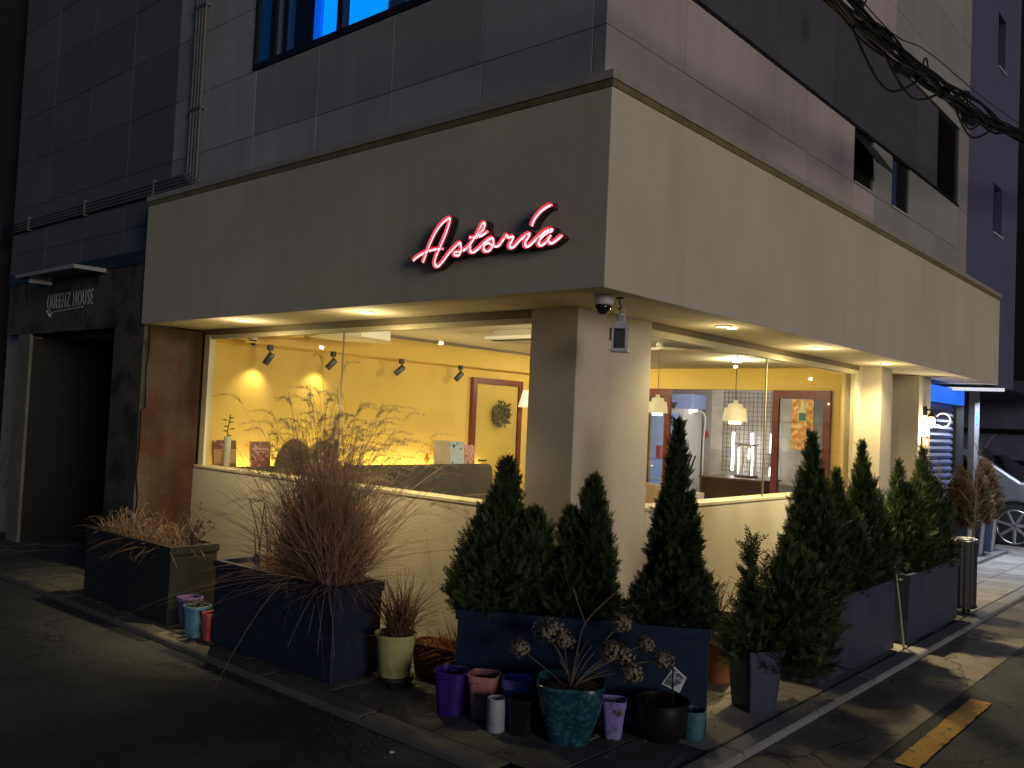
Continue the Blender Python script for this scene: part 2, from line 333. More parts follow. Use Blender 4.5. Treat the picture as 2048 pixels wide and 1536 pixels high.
# upper walls: backing and tiles
part('upper_wall_backing', B().box(-.6, .25, 3.2, -.25, 8.3, 9.0), M_joint)
for bx0, bx1, bz0, bz1 in ((-9.5, -4.03, 3.2, 9.0), (-1.6, -.601, 3.2, 9.0), (-4.03, -1.6, 3.2, 4.68), (-4.03, -1.6, 6.0, 9.0)):
    part('upper_wall_backing', B().box(bx0, .225, bz0, bx1, .6, bz1), M_joint)
part('upper_wall_backing', B().box(-.601, .2255, 3.2, -.23, .249, 9.0), M_joint)
TM = {}
def tile_l(x0, x1, z0, z1, m):
    k = ('l', round(x1 - x0, 3), round(z1 - z0, 3), m.name)
    if k not in TM:
        g = .0018; w_, h_ = x1 - x0, z1 - z0; e = .003
        b = B().add([(g, .03, g), (w_ - g, .03, g), (w_ - g, .03, h_ - g), (g, .03, h_ - g), (g, e, g), (w_ - g, e, g), (w_ - g, e, h_ - g), (g, e, h_ - g), (g + e, 0, g + e), (w_ - g - e, 0, g + e), (w_ - g - e, 0, h_ - g - e), (g + e, 0, h_ - g - e)],
            [(0, 1, 5, 4), (1, 2, 6, 5), (2, 3, 7, 6), (3, 0, 4, 7), (4, 5, 9, 8), (5, 6, 10, 9), (6, 7, 11, 10), (7, 4, 8, 11), (8, 9, 10, 11)])
        TM[k] = b.mesh('tile'); TM[k].materials.append(m)
    return TM[k]
def put_tile(face, a0, a1, z0, z1, m):
    me = tile_l(a0, a1, z0, z1, m); o = bpy.data.objects.new('cladding_tile', me); col.objects.link(o); o.parent = bld
    if face == 'L': o.location = (a0, .2 + random.uniform(-.0012, .0012), z0)
    else: o.location = (-.2 + random.uniform(-.0012, .0012), a0, z0); o.rotation_euler = (0, 0, R(90))
rows = [3.2, 3.505, 4.09, 4.675, 5.26, 5.845, 6.43, 7.015, 7.6, 8.185]
xs_r = [-.2, -.3, -1.22, -2.14, -3.06, -3.98, -4.90, -5.40]
xs_l = [-5.40, -6.37, -7.39, -8.41, -9.5]
WIN = (-4.03, -1.6, 4.68, 6.0)       # blue window: x0,x1,z0,z1
for i in range(len(rows) - 1):
    z0, z1 = rows[i], rows[i + 1]
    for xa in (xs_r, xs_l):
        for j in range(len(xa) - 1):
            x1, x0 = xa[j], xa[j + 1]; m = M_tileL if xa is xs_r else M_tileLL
            if xa is xs_r and z1 < 3.6: continue
            if z0 > 4.6 and z1 < 6.1 and x1 > WIN[0] + .01 and x0 < WIN[1] - .01 and x0 < -1.6:
                if x0 >= WIN[0] - .01 and x1 <= WIN[1] + .01: continue
                if x0 < WIN[0]: put_tile('L', x0, WIN[0], z0, z1, m)
                if x1 > WIN[1]: put_tile('L', WIN[1], x1, z0, z1, m)
                continue
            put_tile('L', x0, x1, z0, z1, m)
# right upper wall
ys = [.2, 1.12, 2.14, 3.16, 4.27, 4.83, 5.36, 5.95, 6.9, 7.85, 8.3]
for z0, z1 in ((3.6, 4.09), (4.09, 4.62)):
    for j in range(len(ys) - 1):
        if z0 > 4 and j in (4, 6): continue       # the two small window openings
        put_tile('R', ys[j], ys[j + 1], z0, z1, M_tileR if ys[j] < 4.8 else M_tileRg)
for z0, z1 in ((5.62, 6.2), (6.2, 6.8), (6.8, 7.4), (7.4, 8.0), (8.0, 8.6)):
    for j in range(len(ys) - 1): put_tile('R', ys[j], ys[j + 1], z0, z1, M_tileR if ys[j] < 5.3 else M_tileRg)
yb = [.2, 1.4, 2.6, 3.8, 5.0, 6.2, 7.02]
part('band_reveal', B().box(-.24, .23, 4.62, -.199, 7.9, 4.655), M_black)
for j in range(len(yb) - 1):
    b = B().box(-.235, yb[j] + .003, 4.66, -.225, yb[j + 1] - .003, 5.615); part('band_panel', b, M_band)
bw = part('window', B().box(-.24, 7.02, 4.66, -.228, 7.86, 5.615), M_black); 
part('pane', B().box(-.2279, 7.06, 4.70, -.2275, 7.82, 5.58), mat('black_pane', (.004, .004, .005), .08), bw)
put_tile('R', 7.86, 8.3, 4.62, 5.62, M_tileRg)
# small awning windows
for q, (y0, y1) in enumerate(((4.27, 4.83), (5.36, 5.95))):
    wn = part('window', B().box(-.26, y0, 4.09, -.2251, y1, 4.62), M_black)
    obj('window_reveal', B().box(-.2249, y1 - .035, 4.10, -.203, y1 - .001, 4.612), M_tileRg, wn)
    obj('window_sill', B().box(-.2249, y0 + .002, 4.085, -.185, y1 - .002, 4.105), mat('sill_stone', (.42, .41, .40), .7), wn)
    if q == 0:
        obj('sash', B().prism_y([(-.2, 4.55), (-.19, 4.555), (.02, 4.25), (.01, 4.245)], y0 + .01, y1 - .05), mat('sash_glass', (.03, .032, .036), .25), wn)
    else:
        obj('pane', B().box(-.2249, y0 + .03, 4.11, -.222, y0 + .2, 4.6), mat('dim_blue_pane', (.05, .07, .16), .1), wn)
# blue lit window on the left upper wall
x0, x1, z0, z1 = WIN
part('window_recess', B().box(x0 + .001, .5, z0, x1 - .001, .53, z1), M_black)
wb = part('window', B().box(x0, .19, z0, x1, .27, z0 + .055), M_black)
obj('window_frame', B().box(x0, .19, z0 + .056, x0 + .03, .27, z1), M_black, wb)
obj('window_frame', B().box(x1 - .06, .19, z0 + .056, x1, .27, z1), M_black, wb)
for a, b_ in ((-3.80, -3.72), (-3.60, -3.54), (-2.86, -2.79)):
    obj('mullion', B().box(a, .20, z0 + .056, b_, .27, z1), M_black, wb)
obj('side_pane', B().box(x0 + .031, .225, z0 + .057, -3.801, .23, z1), emit('blue_dim', (.0, .03, .10), .35, (.01, .02, .05)), wb)
obj('side_pane', B().box(-3.719, .225, z0 + .057, -3.601, .23, z1), mat('frosted_pane', (.40, .42, .50), .4), wb)
obj('pane', B().box(-3.539, .225, z0 + .057, -2.861, .23, z1), M_glass, wb)
obj('pane', B().box(-2.789, .225, z0 + .057, x1 - .061, .23, z1), M_glass, wb)
obj('lit_room', B().box(-3.53, .47, z0 + .02, -2.50, .49, z1 + .3), emit('blue_room', (.0, .28, 1.0), 1.15), wb)
obj('lit_room', B().box(-2.55, .46, z0 + .02, x1 - .07, .485, z1 + .3), emit('blue_room2', (.0, .22, 1.0), 1.0), wb)
obj('curtain', B().box(-3.45, .40, z0 + .05, -3.36, .43, z1), emit('blue_curtain', (.0, .12, .9), .8), wb)
obj('window_box', B().box(-2.35, .30, z0 + .06, -2.15, .42, z0 + .2), mat('box_blue', (.05, .15, .3), .6), wb)
# conduits
for i in range(4):
    xx = -4.87 - i * .055; zb = 3.80 + i * .035
    pts = catmull([(xx, .17, 9.0), (xx, .17, 6.0), (xx, .17, zb + .10), (xx - .02, .17, zb + .02), (xx - .1, .17, zb), (-7.0, .17, zb), (-9.75, .17, zb)], 4)
    part('conduit', B().tube(pts, .016, 8), mat('grey_conduit', (.13, .128, .135), .5, noise=(6, .2)), smooth=True)
for xx in (-5.7, -7.3, -8.9): part('conduit_clamp', B().box(xx, .15, 3.77, xx + .03, .2, 3.94), MATS['grey_conduit'])
for zz in (4.5, 5.5, 6.5): part('conduit_clamp', B().box(-5.07, .15, zz, -4.84, .2, zz + .025), MATS['grey_conduit'])
# entrance on the left
part('entrance_lintel', B().box(-9.0, .04, 2.45, -5.435, .3, 3.06), M_concrete)
part('lintel_shade_strip', B().box(-9.0, .03, 3.065, -5.435, .21, 3.195), M_black)  # solid black strip stands in for the shadow in the recess above the lintel
part('entrance_jamb', B().box(-8.62, .04, 0, -8.26, .075, 2.449), mat('pale_concrete', (.16, .155, .125), .9, noise=(2, .25), fine=(40, .1), bump=(30, .3)))
part('entrance_jamb', B().box(-6.08, .041, 0, -5.446, .63, 2.449), M_concrete)
# rust-stained return wall, broken plaster edge
pl = [(0.0, .0), (.64, .0), (.64, 2.449), (0.0, 2.449)]
edge = [(.035, 0.0), (.03, .5), (.05, .8), (.02, 1.0), (.035, 1.3), (.03, 1.62), (.07, 1.66), (.055, 2.0), (.075, 2.25), (.06, 2.449)]
part('rust_wall', B().prism_x([(.64, 2.449)] + [(.64, 0)] + [(y + .02, z) for y, z in edge], -5.445, -5.415), M_rust)
part('outer_tile_wall', B().box(-9.5, .22, 0, -8.63, .6, 3.19), M_tileRg)
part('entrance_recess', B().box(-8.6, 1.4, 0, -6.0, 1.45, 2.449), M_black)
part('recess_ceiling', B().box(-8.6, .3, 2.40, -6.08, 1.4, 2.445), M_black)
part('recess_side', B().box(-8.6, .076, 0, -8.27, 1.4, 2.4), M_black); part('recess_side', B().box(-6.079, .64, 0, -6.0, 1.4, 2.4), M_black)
dr = part('entrance_door', B().box(-7.9, 1.34, 0, -6.9, 1.39, 2.1), mat('dark_door', (.010, .010, .011), .35)); obj('door_handle', B().tube([(-7.78, 1.30, .95), (-7.78, 1.30, 1.18)], .012), M_chrome, dr)
cn = thing('entrance_canopy', 'flat pale-edged canopy over the dark entrance under the grey tile wall', 'canopy')
obj('plate', B().box(-7.86, -.285, 3.035, -6.345, .03, 3.062), mat('canopy_plate', (.05, .05, .05), .4), cn)
M_trim = mat('canopy_trim', (.30, .30, .29), .5, noise=(6, .2)); obj('edge_trim', B().box(-7.87, -.30, 3.03, -6.33, -.286, 3.07), M_trim, cn); obj('edge_trim', B().box(-6.344, -.285, 3.03, -6.33, .03, 3.07), M_trim, cn)
obj('bracket', B().box(-7.75, -.2, 2.99, -7.72, .04, 3.034), M_pale, cn)
# ground floor: walls, pillar, low wall
part('low_wall', B().box(-5.414, .62, 0, -1.04, .80, 1.07), M_stucco)
part('low_wall', B().box(-.82, 1.53, 0, -.64, 5.83, 1.07), M_stucco)
part('window_sill', B().box(-5.40, .616, 1.072, -1.042, .80, 1.10), M_frame, bevel=.004)
part('window_sill', B().box(-.82, 1.532, 1.072, -.636, 5.828, 1.10), M_frame, bevel=.004)
part('corner_pillar', B().prism([(-1.04, .62), (-.64, .62), (-.64, 1.53), (-.86, 1.53), (-.86, .84), (-1.04, .84)], 0, H1 + .004), M_stucco, bevel=.004)
part('pilaster', B().box(-.719, 5.97, 0, -.45, 6.32, H1 + .003), M_stucco, bevel=.004)
part('wall', B().box(-.719, 5.832, 0, -.66, 5.969, H1 + .003), M_stucco)
part('pilaster', B().box(-1.2, 7.33, 0, -.45, 7.81, H1 + .003), M_stucco, bevel=.004)
part('recess_wall', B().box(-.80, 6.321, 0, -.76, 7.329, H1 + .003), M_stucco)
dd = part('cafe_door', B().box(-.759, 6.34, 0, -.72, 7.0, 2.36), mat('brown_door', (.20, .095, .045), .5, noise=(6, .2))); obj('door_handle', B().tube([(-.70, 6.45, .9), (-.70, 6.45, 1.2)], .012), M_chrome, dd)
# window frames and panes
def lwin():
    wl = part('window', B().box(-5.37, .625, 2.41, -1.04, .70, 2.462), mat('window_head', (.16, .13, .07), .5))
    obj('window_frame', B().box(-5.37, .63, 1.101, -5.345, .69, 2.409), M_darkframe, wl)
    obj('window_frame', B().box(-5.344, .628, 1.101, -5.25, .69, 2.409), M_frame, wl)
    obj('window_frame', B().box(-5.249, .64, 2.37, -1.041, .69, 2.409), M_frame, wl)
    obj('pane', B().box(-5.249, .655, 1.101, -3.146, .662, 2.369), M_glass, wl)
    obj('pane', B().box(-3.138, .655, 1.101, -1.041, .662, 2.369), M_glass, wl)
    obj('glass_joint', B().box(-3.1455, .652, 1.101, -3.1385, .665, 2.369), mat('silicone', (.25, .22, .14), .4), wl)
lwin()
def rwin():
    wr = part('window', B().box(-.72, 1.53, 2.41, -.645, 5.83, 2.462), MATS['window_head'])
    obj('window_frame', B().box(-.70, 1.532, 2.36, -.64, 5.72, 2.409), M_frame, wr)
    obj('window_frame', B().box(-.70, 5.73, 1.101, -.65, 5.829, 2.409), M_frame, wr)
    obj('pane', B().box(-.675, 1.532, 1.101, -.668, 3.535, 2.359), M_glass, wr)
    obj('pane', B().box(-.675, 3.545, 1.101, -.668, 5.729, 2.359), M_glass, wr)
    obj('glass_joint', B().box(-.678, 3.5355, 1.101, -.665, 3.5445, 2.359), MATS['silicone'], wr)
rwin()
# shutter bay on the right
sh = part('roller_shutter', B().box(-.60, 7.83, 0, -.56, 9.6, 2.17), mat('shutter_back', (.10, .11, .15), .5))
sl_me = B().prism_y([(-.56, 0), (-.535, .02), (-.53, .045), (-.545, .075), (-.56, .085)], 7.85, 9.20).mesh('slat'); sl_me.materials.append(mat('shutter_slat', (.07, .085, .20), .4, noise=(5, .1)))
for i in range(23):
    o = obj('slat', sl_me, None, sh); o.location = (0, 0, .06 + i * .091)
part('sign_board', B().box(-.56, 7.83, 2.18, -.50, 9.60, 2.395), emit('blue_signboard', (.02, .16, .95), .75))
part('board_post', B().box(-.56, 9.22, 0, -.50, 9.60, 2.17), M_black)
part('bay_post', B().box(-.5, 9.85, 0, -.42, 10.12, 2.46), mat('grey_post', (.09, .09, .10), .6, noise=(5, .1)))
part('house_number_plate', B().prism_x([(9.93, 1.93), (10.06, 1.93), (10.06, 2.07), (9.995, 2.13), (9.93, 2.07)], -.419, -.412), emit('plate_blue', (.05, .30, .9), .35))
# interior shell
I = part('interior_left_wall', B().box(-5.54, .70, 0, -5.43, 7.0, 2.80), M_yellow)
part('interior_ledge', B().prism_y([(-5.429, 2.36), (-5.38, 2.37), (-5.38, 2.385), (-5.40, 2.40), (-5.429, 2.405)], .72, 6.99), M_yellow)
part('interior_beam', B().box(-5.429, .72, 2.46, -4.9, 1.5, 2.665), M_yellow)
part('interior_ceiling', B().box(-5.43, .80, 2.67, -.82, 7.0, 2.76), M_white)
part('dropped_ceiling', B().prism([(-4.6, 5.2), (-2.2, 4.2), (-1.3, 5.6), (-1.1, 6.99), (-4.8, 6.99)], 2.53, 2.56), M_greyceil)
part('ceiling_panel', B().prism([(-5.2, 1.75), (-4.75, 1.6), (-4.45, 1.9), (-4.5, 2.35), (-4.8, 2.6), (-5.15, 2.3)], 2.50, 2.62), M_white)
part('ceiling_trunking', B().box(-5.425, 2.5, 2.640, -5.35, 6.99, 2.668), mat('trunking', (.20, .16, .10), .6))
part('interior_floor', B().box(-5.43, .80, -.05, -.82, 12.0, .012), M_floor)
part('back_wall', B().box(-5.43, 7.0, 2.24, -.802, 7.1, 2.76), M_yellow)
part('back_wall', B().box(-5.43, 7.0, .013, -4.6, 7.1, 2.239), M_yellow)
part('back_wall', B().box(-1.38, 7.0, .013, -.802, 7.1, 2.239), M_yellow)
part('inner_right_wall', B().box(-.86, 5.84, .013, -.801, 6.999, 2.76), M_yellow)
# door on the left wall
dl = part('inner_door', B().box(-5.429, 4.70, .013, -5.40, 5.58, 2.17), M_yelldoor)
for a, b_, c, d in ((4.62, 4.70, .013, 2.25), (5.58, 5.66, .013, 2.25)): obj('door_frame', B().box(-5.429, a, c, -5.37, b_, d), M_redwood, dl)
obj('door_frame', B().box(-5.429, 4.701, 2.171, -5.37, 5.579, 2.25), M_redwood, dl)
obj('door_handle', B().tube([(-5.36, 4.78, 1.12), (-5.33, 4.78, 1.12), (-5.33, 4.9, 1.12)], .012), M_black, dl)
# glazed red doors on the back wall
def reddoor(x0, x1, name):
    d = part(name, B().box(x0, 6.95, 2.13, x1, 7.0, 2.239), M_redwood)
    obj('stile', B().box(x0, 6.95, .013, x0 + .09, 7.0, 2.129), M_redwood, d); obj('stile', B().box(x1 - .09, 6.95, .013, x1, 7.0, 2.129), M_redwood, d)
    obj('rail', B().box(x0 + .091, 6.95, .013, x1 - .091, 7.0, .35), M_redwood, d)
    obj('pane', B().box(x0 + .091, 6.972, .351, x1 - .091, 6.978, 2.129), M_glass, d); return d
reddoor(-2.16, -1.39, 'glazed_door'); reddoor(-4.56, -3.70, 'glazed_door')
pst = thing('poster', 'orange poster with a green bottle on the glazed red door', 'poster')
obj('sheet', B().box(-1.89, 6.945, 1.48, -1.60, 6.949, 2.12), mat('poster_orange', (.62, .26, .05), .5, noise=(14, .5), tint=((.75, .55, .25), 16, .45, .6)), pst)
obj('bottle_print', B().prism_y([(-1.80, 1.84), (-1.69, 1.84), (-1.69, 1.96), (-1.72, 2.03), (-1.735, 2.1), (-1.755, 2.1), (-1.77, 2.03), (-1.80, 1.96)], 6.941, 6.9445), mat('bottle_green', (.62, .66, .40), .4), pst)
obj('label_print', B().box(-1.79, 6.937, 1.85, -1.70, 6.9405, 1.95), mat('label_green', (.06, .16, .13), .4), pst)
# back room
M_kt = mat('kitchen_tile', (.50, .46, .42), .5, noise=(6, .18), vary=.08)
part('back_room_wall', B().box(-6.2, 9.42, 0, -1.2, 9.5, 2.7), mat('grout', (.35, .33, .30), .9))
kt = B().add([(0, 0, 0), (.245, 0, 0), (.245, 0, .245), (0, 0, .245), (0, .02, 0), (.245, .02, 0), (.245, .02, .245), (0, .02, .245)], [(0, 1, 2, 3), (0, 4, 5, 1), (1, 5, 6, 2), (2, 6, 7, 3), (3, 7, 4, 0)]).mesh('wall_tile'); kt.materials.append(M_kt)
for i in range(7):
    for j in range(6):
        o = bpy.data.objects.new('wall_tile', kt); col.objects.link(o); o.parent = bld; o.location = (-4.35 + i * .25, 9.40, .85 + j * .25)
part('back_room_side', B().box(-6.2, 7.1, 0, -6.1, 9.42, 2.7), M_white); part('back_room_side', B().box(-1.2, 7.1, 0, -1.1, 9.42, 2.7), mat('mauve_wall', (.42, .38, .36), .8, noise=(2, .2)))
part('back_room_ceiling', B().box(-6.2, 7.1, 2.6, -1.1, 9.5, 2.66), M_white)

# cafe lights
def downlight(x, y, e, label, z=H1, col_=(1.0, .80, .42), grp='recessed downlights in the cream soffit', two=False, aim=(0, 0, -1), cone=150):
    t = thing('downlight', label, 'downlight', grp)
    obj('trim_ring', B().lathe([(.048, .004), (.062, .004), (.064, -.003), (.060, -.006), (.048, -.004), (.046, .004)], x, y, z, 20), M_white, t, smooth=True)
    obj('bulb', B().lathe([(.0001, -.002), (.044, -.002), (.044, .003)], x, y, z, 16), emit('warm_bulb', (1, .86, .55), 18), t)
    if two: obj('bulb', B().lathe([(.0001, -.0025), (.038, -.0025), (.038, .003)], x, y + .13, z, 16), emit('warm_bulb', (1, .86, .55), 18), t)
    lamp('downlight_lamp', 'SPOT', (x, y, z - .02), e, col_, t, aim, spot_size=R(cone), spot_blend=.75, shadow_soft_size=.03)
    lamp('added_soffit_fill', 'POINT', (x, y, z - .16), min(e, 120) * .05, col_, t, shadow_soft_size=.012)  # added point lamp hanging unseen in the air, brightens the soffit
downlight(-4.01, .24, 165, 'recessed downlight at the left end of the soffit above the left cafe window', aim=(0, .38, -1), cone=125)
downlight(-2.37, .26, 185, 'recessed downlight above the middle of the left cafe window', aim=(0, .38, -1), cone=125)
downlight(-.27, 1.93, 36, 'double recessed downlight in the right soffit nearest the white lantern', two=True)
downlight(-.27, 3.73, 300, 'recessed downlight in the right soffit above the middle of the right window', aim=(-.2, 0, -1), cone=145)
downlight(-.27, 5.53, 85, 'recessed downlight in the right soffit beside the first cream pilaster')
# interior general lamps: ceiling spots
for i, (x, y) in enumerate(((-3.2, 2.0), (-2.2, 3.4), (-3.4, 4.4), (-2.0, 5.6), (-4.2, 5.9))):
    t = thing('ceiling_light', ['round ceiling light near the left cafe window', 'round ceiling light in the middle of the cafe', 'round ceiling light near the wreath door', 'round ceiling light before the red framed opening', 'round ceiling light at the far corner of the cafe'][i], 'light', 'round ceiling lights in the cafe')
    zc = 2.668 if i < 3 else 2.528
    obj('disc', B().lathe([(.0001, -.03), (.05, -.03), (.055, -.02), (.055, 0)], x, y, zc, 16), emit('ceil_bulb', (1, .85, .55), 8), t)
    lamp('ceiling_lamp', 'POINT', (x, y, zc - .12), 34, (1, .86, .56), t, shadow_soft_size=.012)

# ------------------------------------------------------------------ cafe interior things
M_spot = mat('spot_grey', (.10, .10, .095), .35, metal=.6)
for i, (y, dy, lit) in enumerate(((1.31, -.03, True), (2.14, -.07, True), (3.17, -.10, False), (4.20, -.07, False))):
    t = thing('track_spotlight', ['first track spotlight from the left window frame, lighting the yellow wall', 'second track spotlight from the left window frame, lighting the yellow wall', 'third track spotlight from the left, tilted, unlit', 'fourth track spotlight, nearest the wreath door'][i], 'spotlight', 'cylindrical spotlights along the yellow wall')
    x = -5.22
    obj('adapter', B().box(x - .02, y - .025, 2.315, x + .02, y + .025, 2.375), M_black, t)
    obj('arm', B().tube([(x, y, 2.318), (x, y, 2.27), (x + .0, y + .0, 2.255)], .008, 6), M_black, t)
    a = Vector((x, y + .02, 2.27)); d = Vector((-.05, dy * 1.0 - .02, -.12)).normalized()
    obj('head', B().tube([a - d * .02, a - d * .012, a + d * .11, a + d * .12], [.028, .036, .036, .033], 16), M_spot, t, smooth=True, auto=50)
    if lit: lamp('spot_lamp', 'SPOT', a + d * .13, 9, (1, .82, .48), t, Vector((-.5, -.12, -1)), spot_size=R(105), spot_blend=1.0, shadow_soft_size=.02)
rail = tag(obj('track_rail', B().box(-5.24, 1.0, 2.372, -5.20, 6.4, 2.39), M_yellow), 'yellow painted track rail holding the spotlights along the wall', 'track')
# banquette
sf = thing('banquette', 'long dark grey upholstered banquette along the yellow wall', 'sofa')
obj('backrest', B().prism_y([(-5.30, .55), (-5.06, .55), (-5.14, 1.05), (-5.17, 1.08), (-5.24, 1.085), (-5.30, 1.07)], .86, 4.82), M_sofa, sf, bevel=.02)
obj('seat', B().box(-5.30, .86, .15, -4.70, 4.82, .45), M_sofa, sf, bevel=.03)
obj('plinth', B().box(-5.28, .88, .013, -4.75, 4.80, .149), M_black, sf)
shf = thing('wall_shelf', 'wall shelf behind the banquette with a glowing light strip', 'shelf')
obj('board', B().box(-5.428, .82, .98, -5.305, 4.85, 1.0), M_yellow, shf)
obj('light_strip', B().box(-5.34, .90, 1.001, -5.325, 4.8, 1.012), emit('led_strip', (1, .80, .34), 75), shf)
def book(y0, y1, z1, m, label, x=-5.35, tilt=.04, print_=None):
    t = thing('book', label, 'book', 'books propped on the shelf behind the banquette')
    z0 = 1.001; b = B().add([(x + tilt, y0, z0), (x + tilt, y1, z0), (x, y1, z1), (x, y0, z1), (x + tilt - .02, y0, z0), (x + tilt - .02, y1, z0), (x - .02, y1, z1), (x - .02, y0, z1)], [(0, 1, 2, 3), (7, 6, 5, 4), (0, 4, 5, 1), (1, 5, 6, 2), (2, 6, 7, 3), (3, 7, 4, 0)])
    obj('cover', b, m, t)
    if print_:
        for (a, c, e, f, pm) in print_:
            def P(u, v): h = z0 + v * (z1 - z0); return (x + tilt * (1 - v) + .002, y0 + u * (y1 - y0), h)
            obj('cover_print', B().add([P(a, c), P(e, c), P(e, f), P(a, f)], [(0, 1, 2, 3)]), pm, t)
mb = lambda n, c: mat(n, c, .5, noise=(40, .25))
book(.79, 1.05, 1.35, mat('maroon_print', (.16, .05, .04), .45, noise=(30, .5), tint=((.5, .35, .28), 22, .58, .66)), 'maroon book with a tan band on the shelf at the left window end', print_=[(.0, .32, 1, .74, mb('tan_band', (.40, .22, .11)))])
book(1.22, 1.46, 1.34, mat('mauve_print', (.28, .10, .09), .45, noise=(30, .4), tint=((.6, .42, .38), 24, .55, .63)), 'mauve patterned book on the shelf, second from the left', print_=[(.1, .75, .9, .8, mb('pale_band', (.5, .38, .35)))])
book(3.90, 4.17, 1.385, mb('beige_cover', (.50, .40, .28)), 'plain beige book on the shelf left of the pale blue book')
book(4.19, 4.46, 1.375, mat('paleblue_print', (.45, .55, .60), .45, tint=((.03, .07, .09), 14, .60, .63)), 'pale blue book with dark blots on the shelf')
book(4.47, 4.66, 1.33, mat('pink_print', (.55, .33, .28), .45, tint=((.35, .08, .08), 24, .5, .6)), 'small pink patterned book on the shelf next to the door frame')
fg = thing('figurine', 'small orange bird figurine on the glowing shelf', 'figurine')
obj('body', B().lathe([(.001, 0), (.014, .0), (.016, .02), (.03, .05), (.034, .075), (.024, .1), (.012, .112), (.018, .122), (.014, .138), (.001, .145)], -5.375, 3.82, 1.07, 14), mat('orange_glaze', (.42, .13, .02), .35), fg, smooth=True)
obj('beak', B().tube([(-5.335, 3.83, 1.212), (-5.315, 3.845, 1.208)], [.007, .001], 6), M_black, fg)
# vase with a stem by the left frame
vz = thing('glass_vase', 'tall narrow glass vase with a green stem beside the left window frame', 'vase')
obj('vessel', B().lathe([(.03, 0), (.035, .01), (.035, .28), (.032, .3)], -5.10, .80, 1.10, 14), mat('cloudy_glass', (.45, .45, .42), .2), vz, smooth=True)
obj('stem', B().tube([(-5.10, .80, 1.2), (-5.11, .80, 1.45), (-5.09, .81, 1.62)], .006, 6), M_leafg, vz)
lf = B()
for k in range(9):
    z = 1.40 + k * .022; a = k * 2.4; dx, dy = math.cos(a) * .04, math.sin(a) * .04
    lf.add([(-5.10, .80, z), (-5.10 + dx - dy * .4, .80 + dy + dx * .4, z + .02), (-5.10 + dx * 1.7, .80 + dy * 1.7, z + .01), (-5.10 + dx + dy * .4, .80 + dy - dx * .4, z + .02)], [(0, 1, 2, 3)])
obj('leaves', lf, M_leafg, vz)
# fuzzy round-backed chairs in front of the banquette
def fuzz(c, rx, ry, z0, z1, n, L, seed):
    rs = np.random.RandomState(seed); th = rs.uniform(0, 2 * np.pi, n); u = rs.uniform(0, 1, n)
    r = np.sqrt(1 - u ** 2.4); nx = np.cos(th) * r; ny = np.sin(th) * r
    P = np.stack([c[0] + nx * rx, c[1] + ny * ry, z0 + u * (z1 - z0)], 1); N = np.stack([nx, ny, .25 + u * .8], 1); N /= np.linalg.norm(N, axis=1)[:, None]
    d = N + rs.normal(0, .5, (n, 3)); d[:, 2] -= .3; d /= np.linalg.norm(d, axis=1)[:, None]; s = np.cross(d, rs.normal(0, 1, (n, 3))); s /= np.linalg.norm(s, axis=1)[:, None]
    l = rs.uniform(.5, 1, n)[:, None] * L; V = np.stack([P - s * .003, P + s * .003, P + d * l], 1).reshape(-1, 3); F = np.arange(3 * n).reshape(-1, 3)
    return npmesh('fuzz', V, F)
M_fur = mat('brown_fur', (.21, .13, .075), .95, noise=(12, .35)); M_furd = mat('dark_fur', (.10, .07, .045), .95, noise=(12, .35))
for i, (x, m) in enumerate(((-5.02, M_furd), (-4.55, M_fur))):
    t = thing('fur_chair', ['dark brown fuzzy round-backed chair, left one of the pair by the window', 'tan fuzzy round-backed chair, right one of the pair by the window'][i], 'chair', 'fuzzy round-backed chairs at the left window')
    cx, cy = x, 1.55
    obj('backrest', B().lathe([(.20, .5), (.215, .75), (.21, 1.0), (.185, 1.2), (.13, 1.31), (.06, 1.355), (.001, 1.365)], cx, cy, 0, 24), m, t, smooth=True)
    obj('fur', fuzz((cx, cy), .21, .21, .75, 1.37, 5000, .05, 3 + i), m, t)
    for a in (45, 135, 225, 315): obj('leg', B().tube([(cx + .15 * math.cos(R(a)), cy + .15 * math.sin(R(a)), .013), (cx + .12 * math.cos(R(a)), cy + .12 * math.sin(R(a)), .52)], .015, 6), M_black, t)
M_tt = mat('pale_table_top', (.58, .48, .32), .45, noise=(5, .1))
def table(x, y, a, label, hx=.35, hy=.35):
    t = thing('cafe_table', label, 'table', 'pale square cafe tables')
    obj('table_top', B().rbox(x, y, .715, .745, hx, hy, a), M_tt, t, bevel=.004); obj('pedestal', B().tube([(x, y, .03), (x, y, .715)], .03), M_black, t); obj('foot', B().rbox(x, y, .013, .03, .2, .2, a), M_black, t)
table(-4.55, 3.15, 0, 'pale square cafe table before the right half of the banquette'); table(-2.0, 4.3, 0, 'pale square cafe table under the white pendant lamp')
def chair(x, y, a, label, m, h=.86):
    t = thing('cafe_chair', label, 'chair', 'padded cafe chairs')
    c, s = math.cos(a), math.sin(a)
    obj('seat', B().rbox(x, y, .43, .48, .22, .21, a), m, t, bevel=.012)
    bx, by = x - s * .2, y + c * .2
    obj('backrest', B().rbox(bx, by, .50, h, .21, .02, a, .20, .018), m, t, bevel=.012)
    for u, v in ((-.18, -.17), (.18, -.17), (-.18, .17), (.18, .17)): obj('leg', B().tube([(x + u * c - v * s, y + u * s + v * c, .013), (x + u * .9 * c - v * .9 * s, y + u * .9 * s + v * .9 * c, .435)], .012, 6), M_black, t)
M_ch1 = mat('brown_leather', (.085, .055, .040), .5, noise=(6, .15)); M_ch2 = mat('olive_grey_leather', (.17, .15, .12), .55, noise=(6, .15))
chair(-3.98, 3.1, R(90 + 180), 'dark brown padded chair at the table by the banquette', M_ch1)
chair(-2.35, 5.2, R(200), 'olive grey padded chair near the red framed opening', M_ch2)
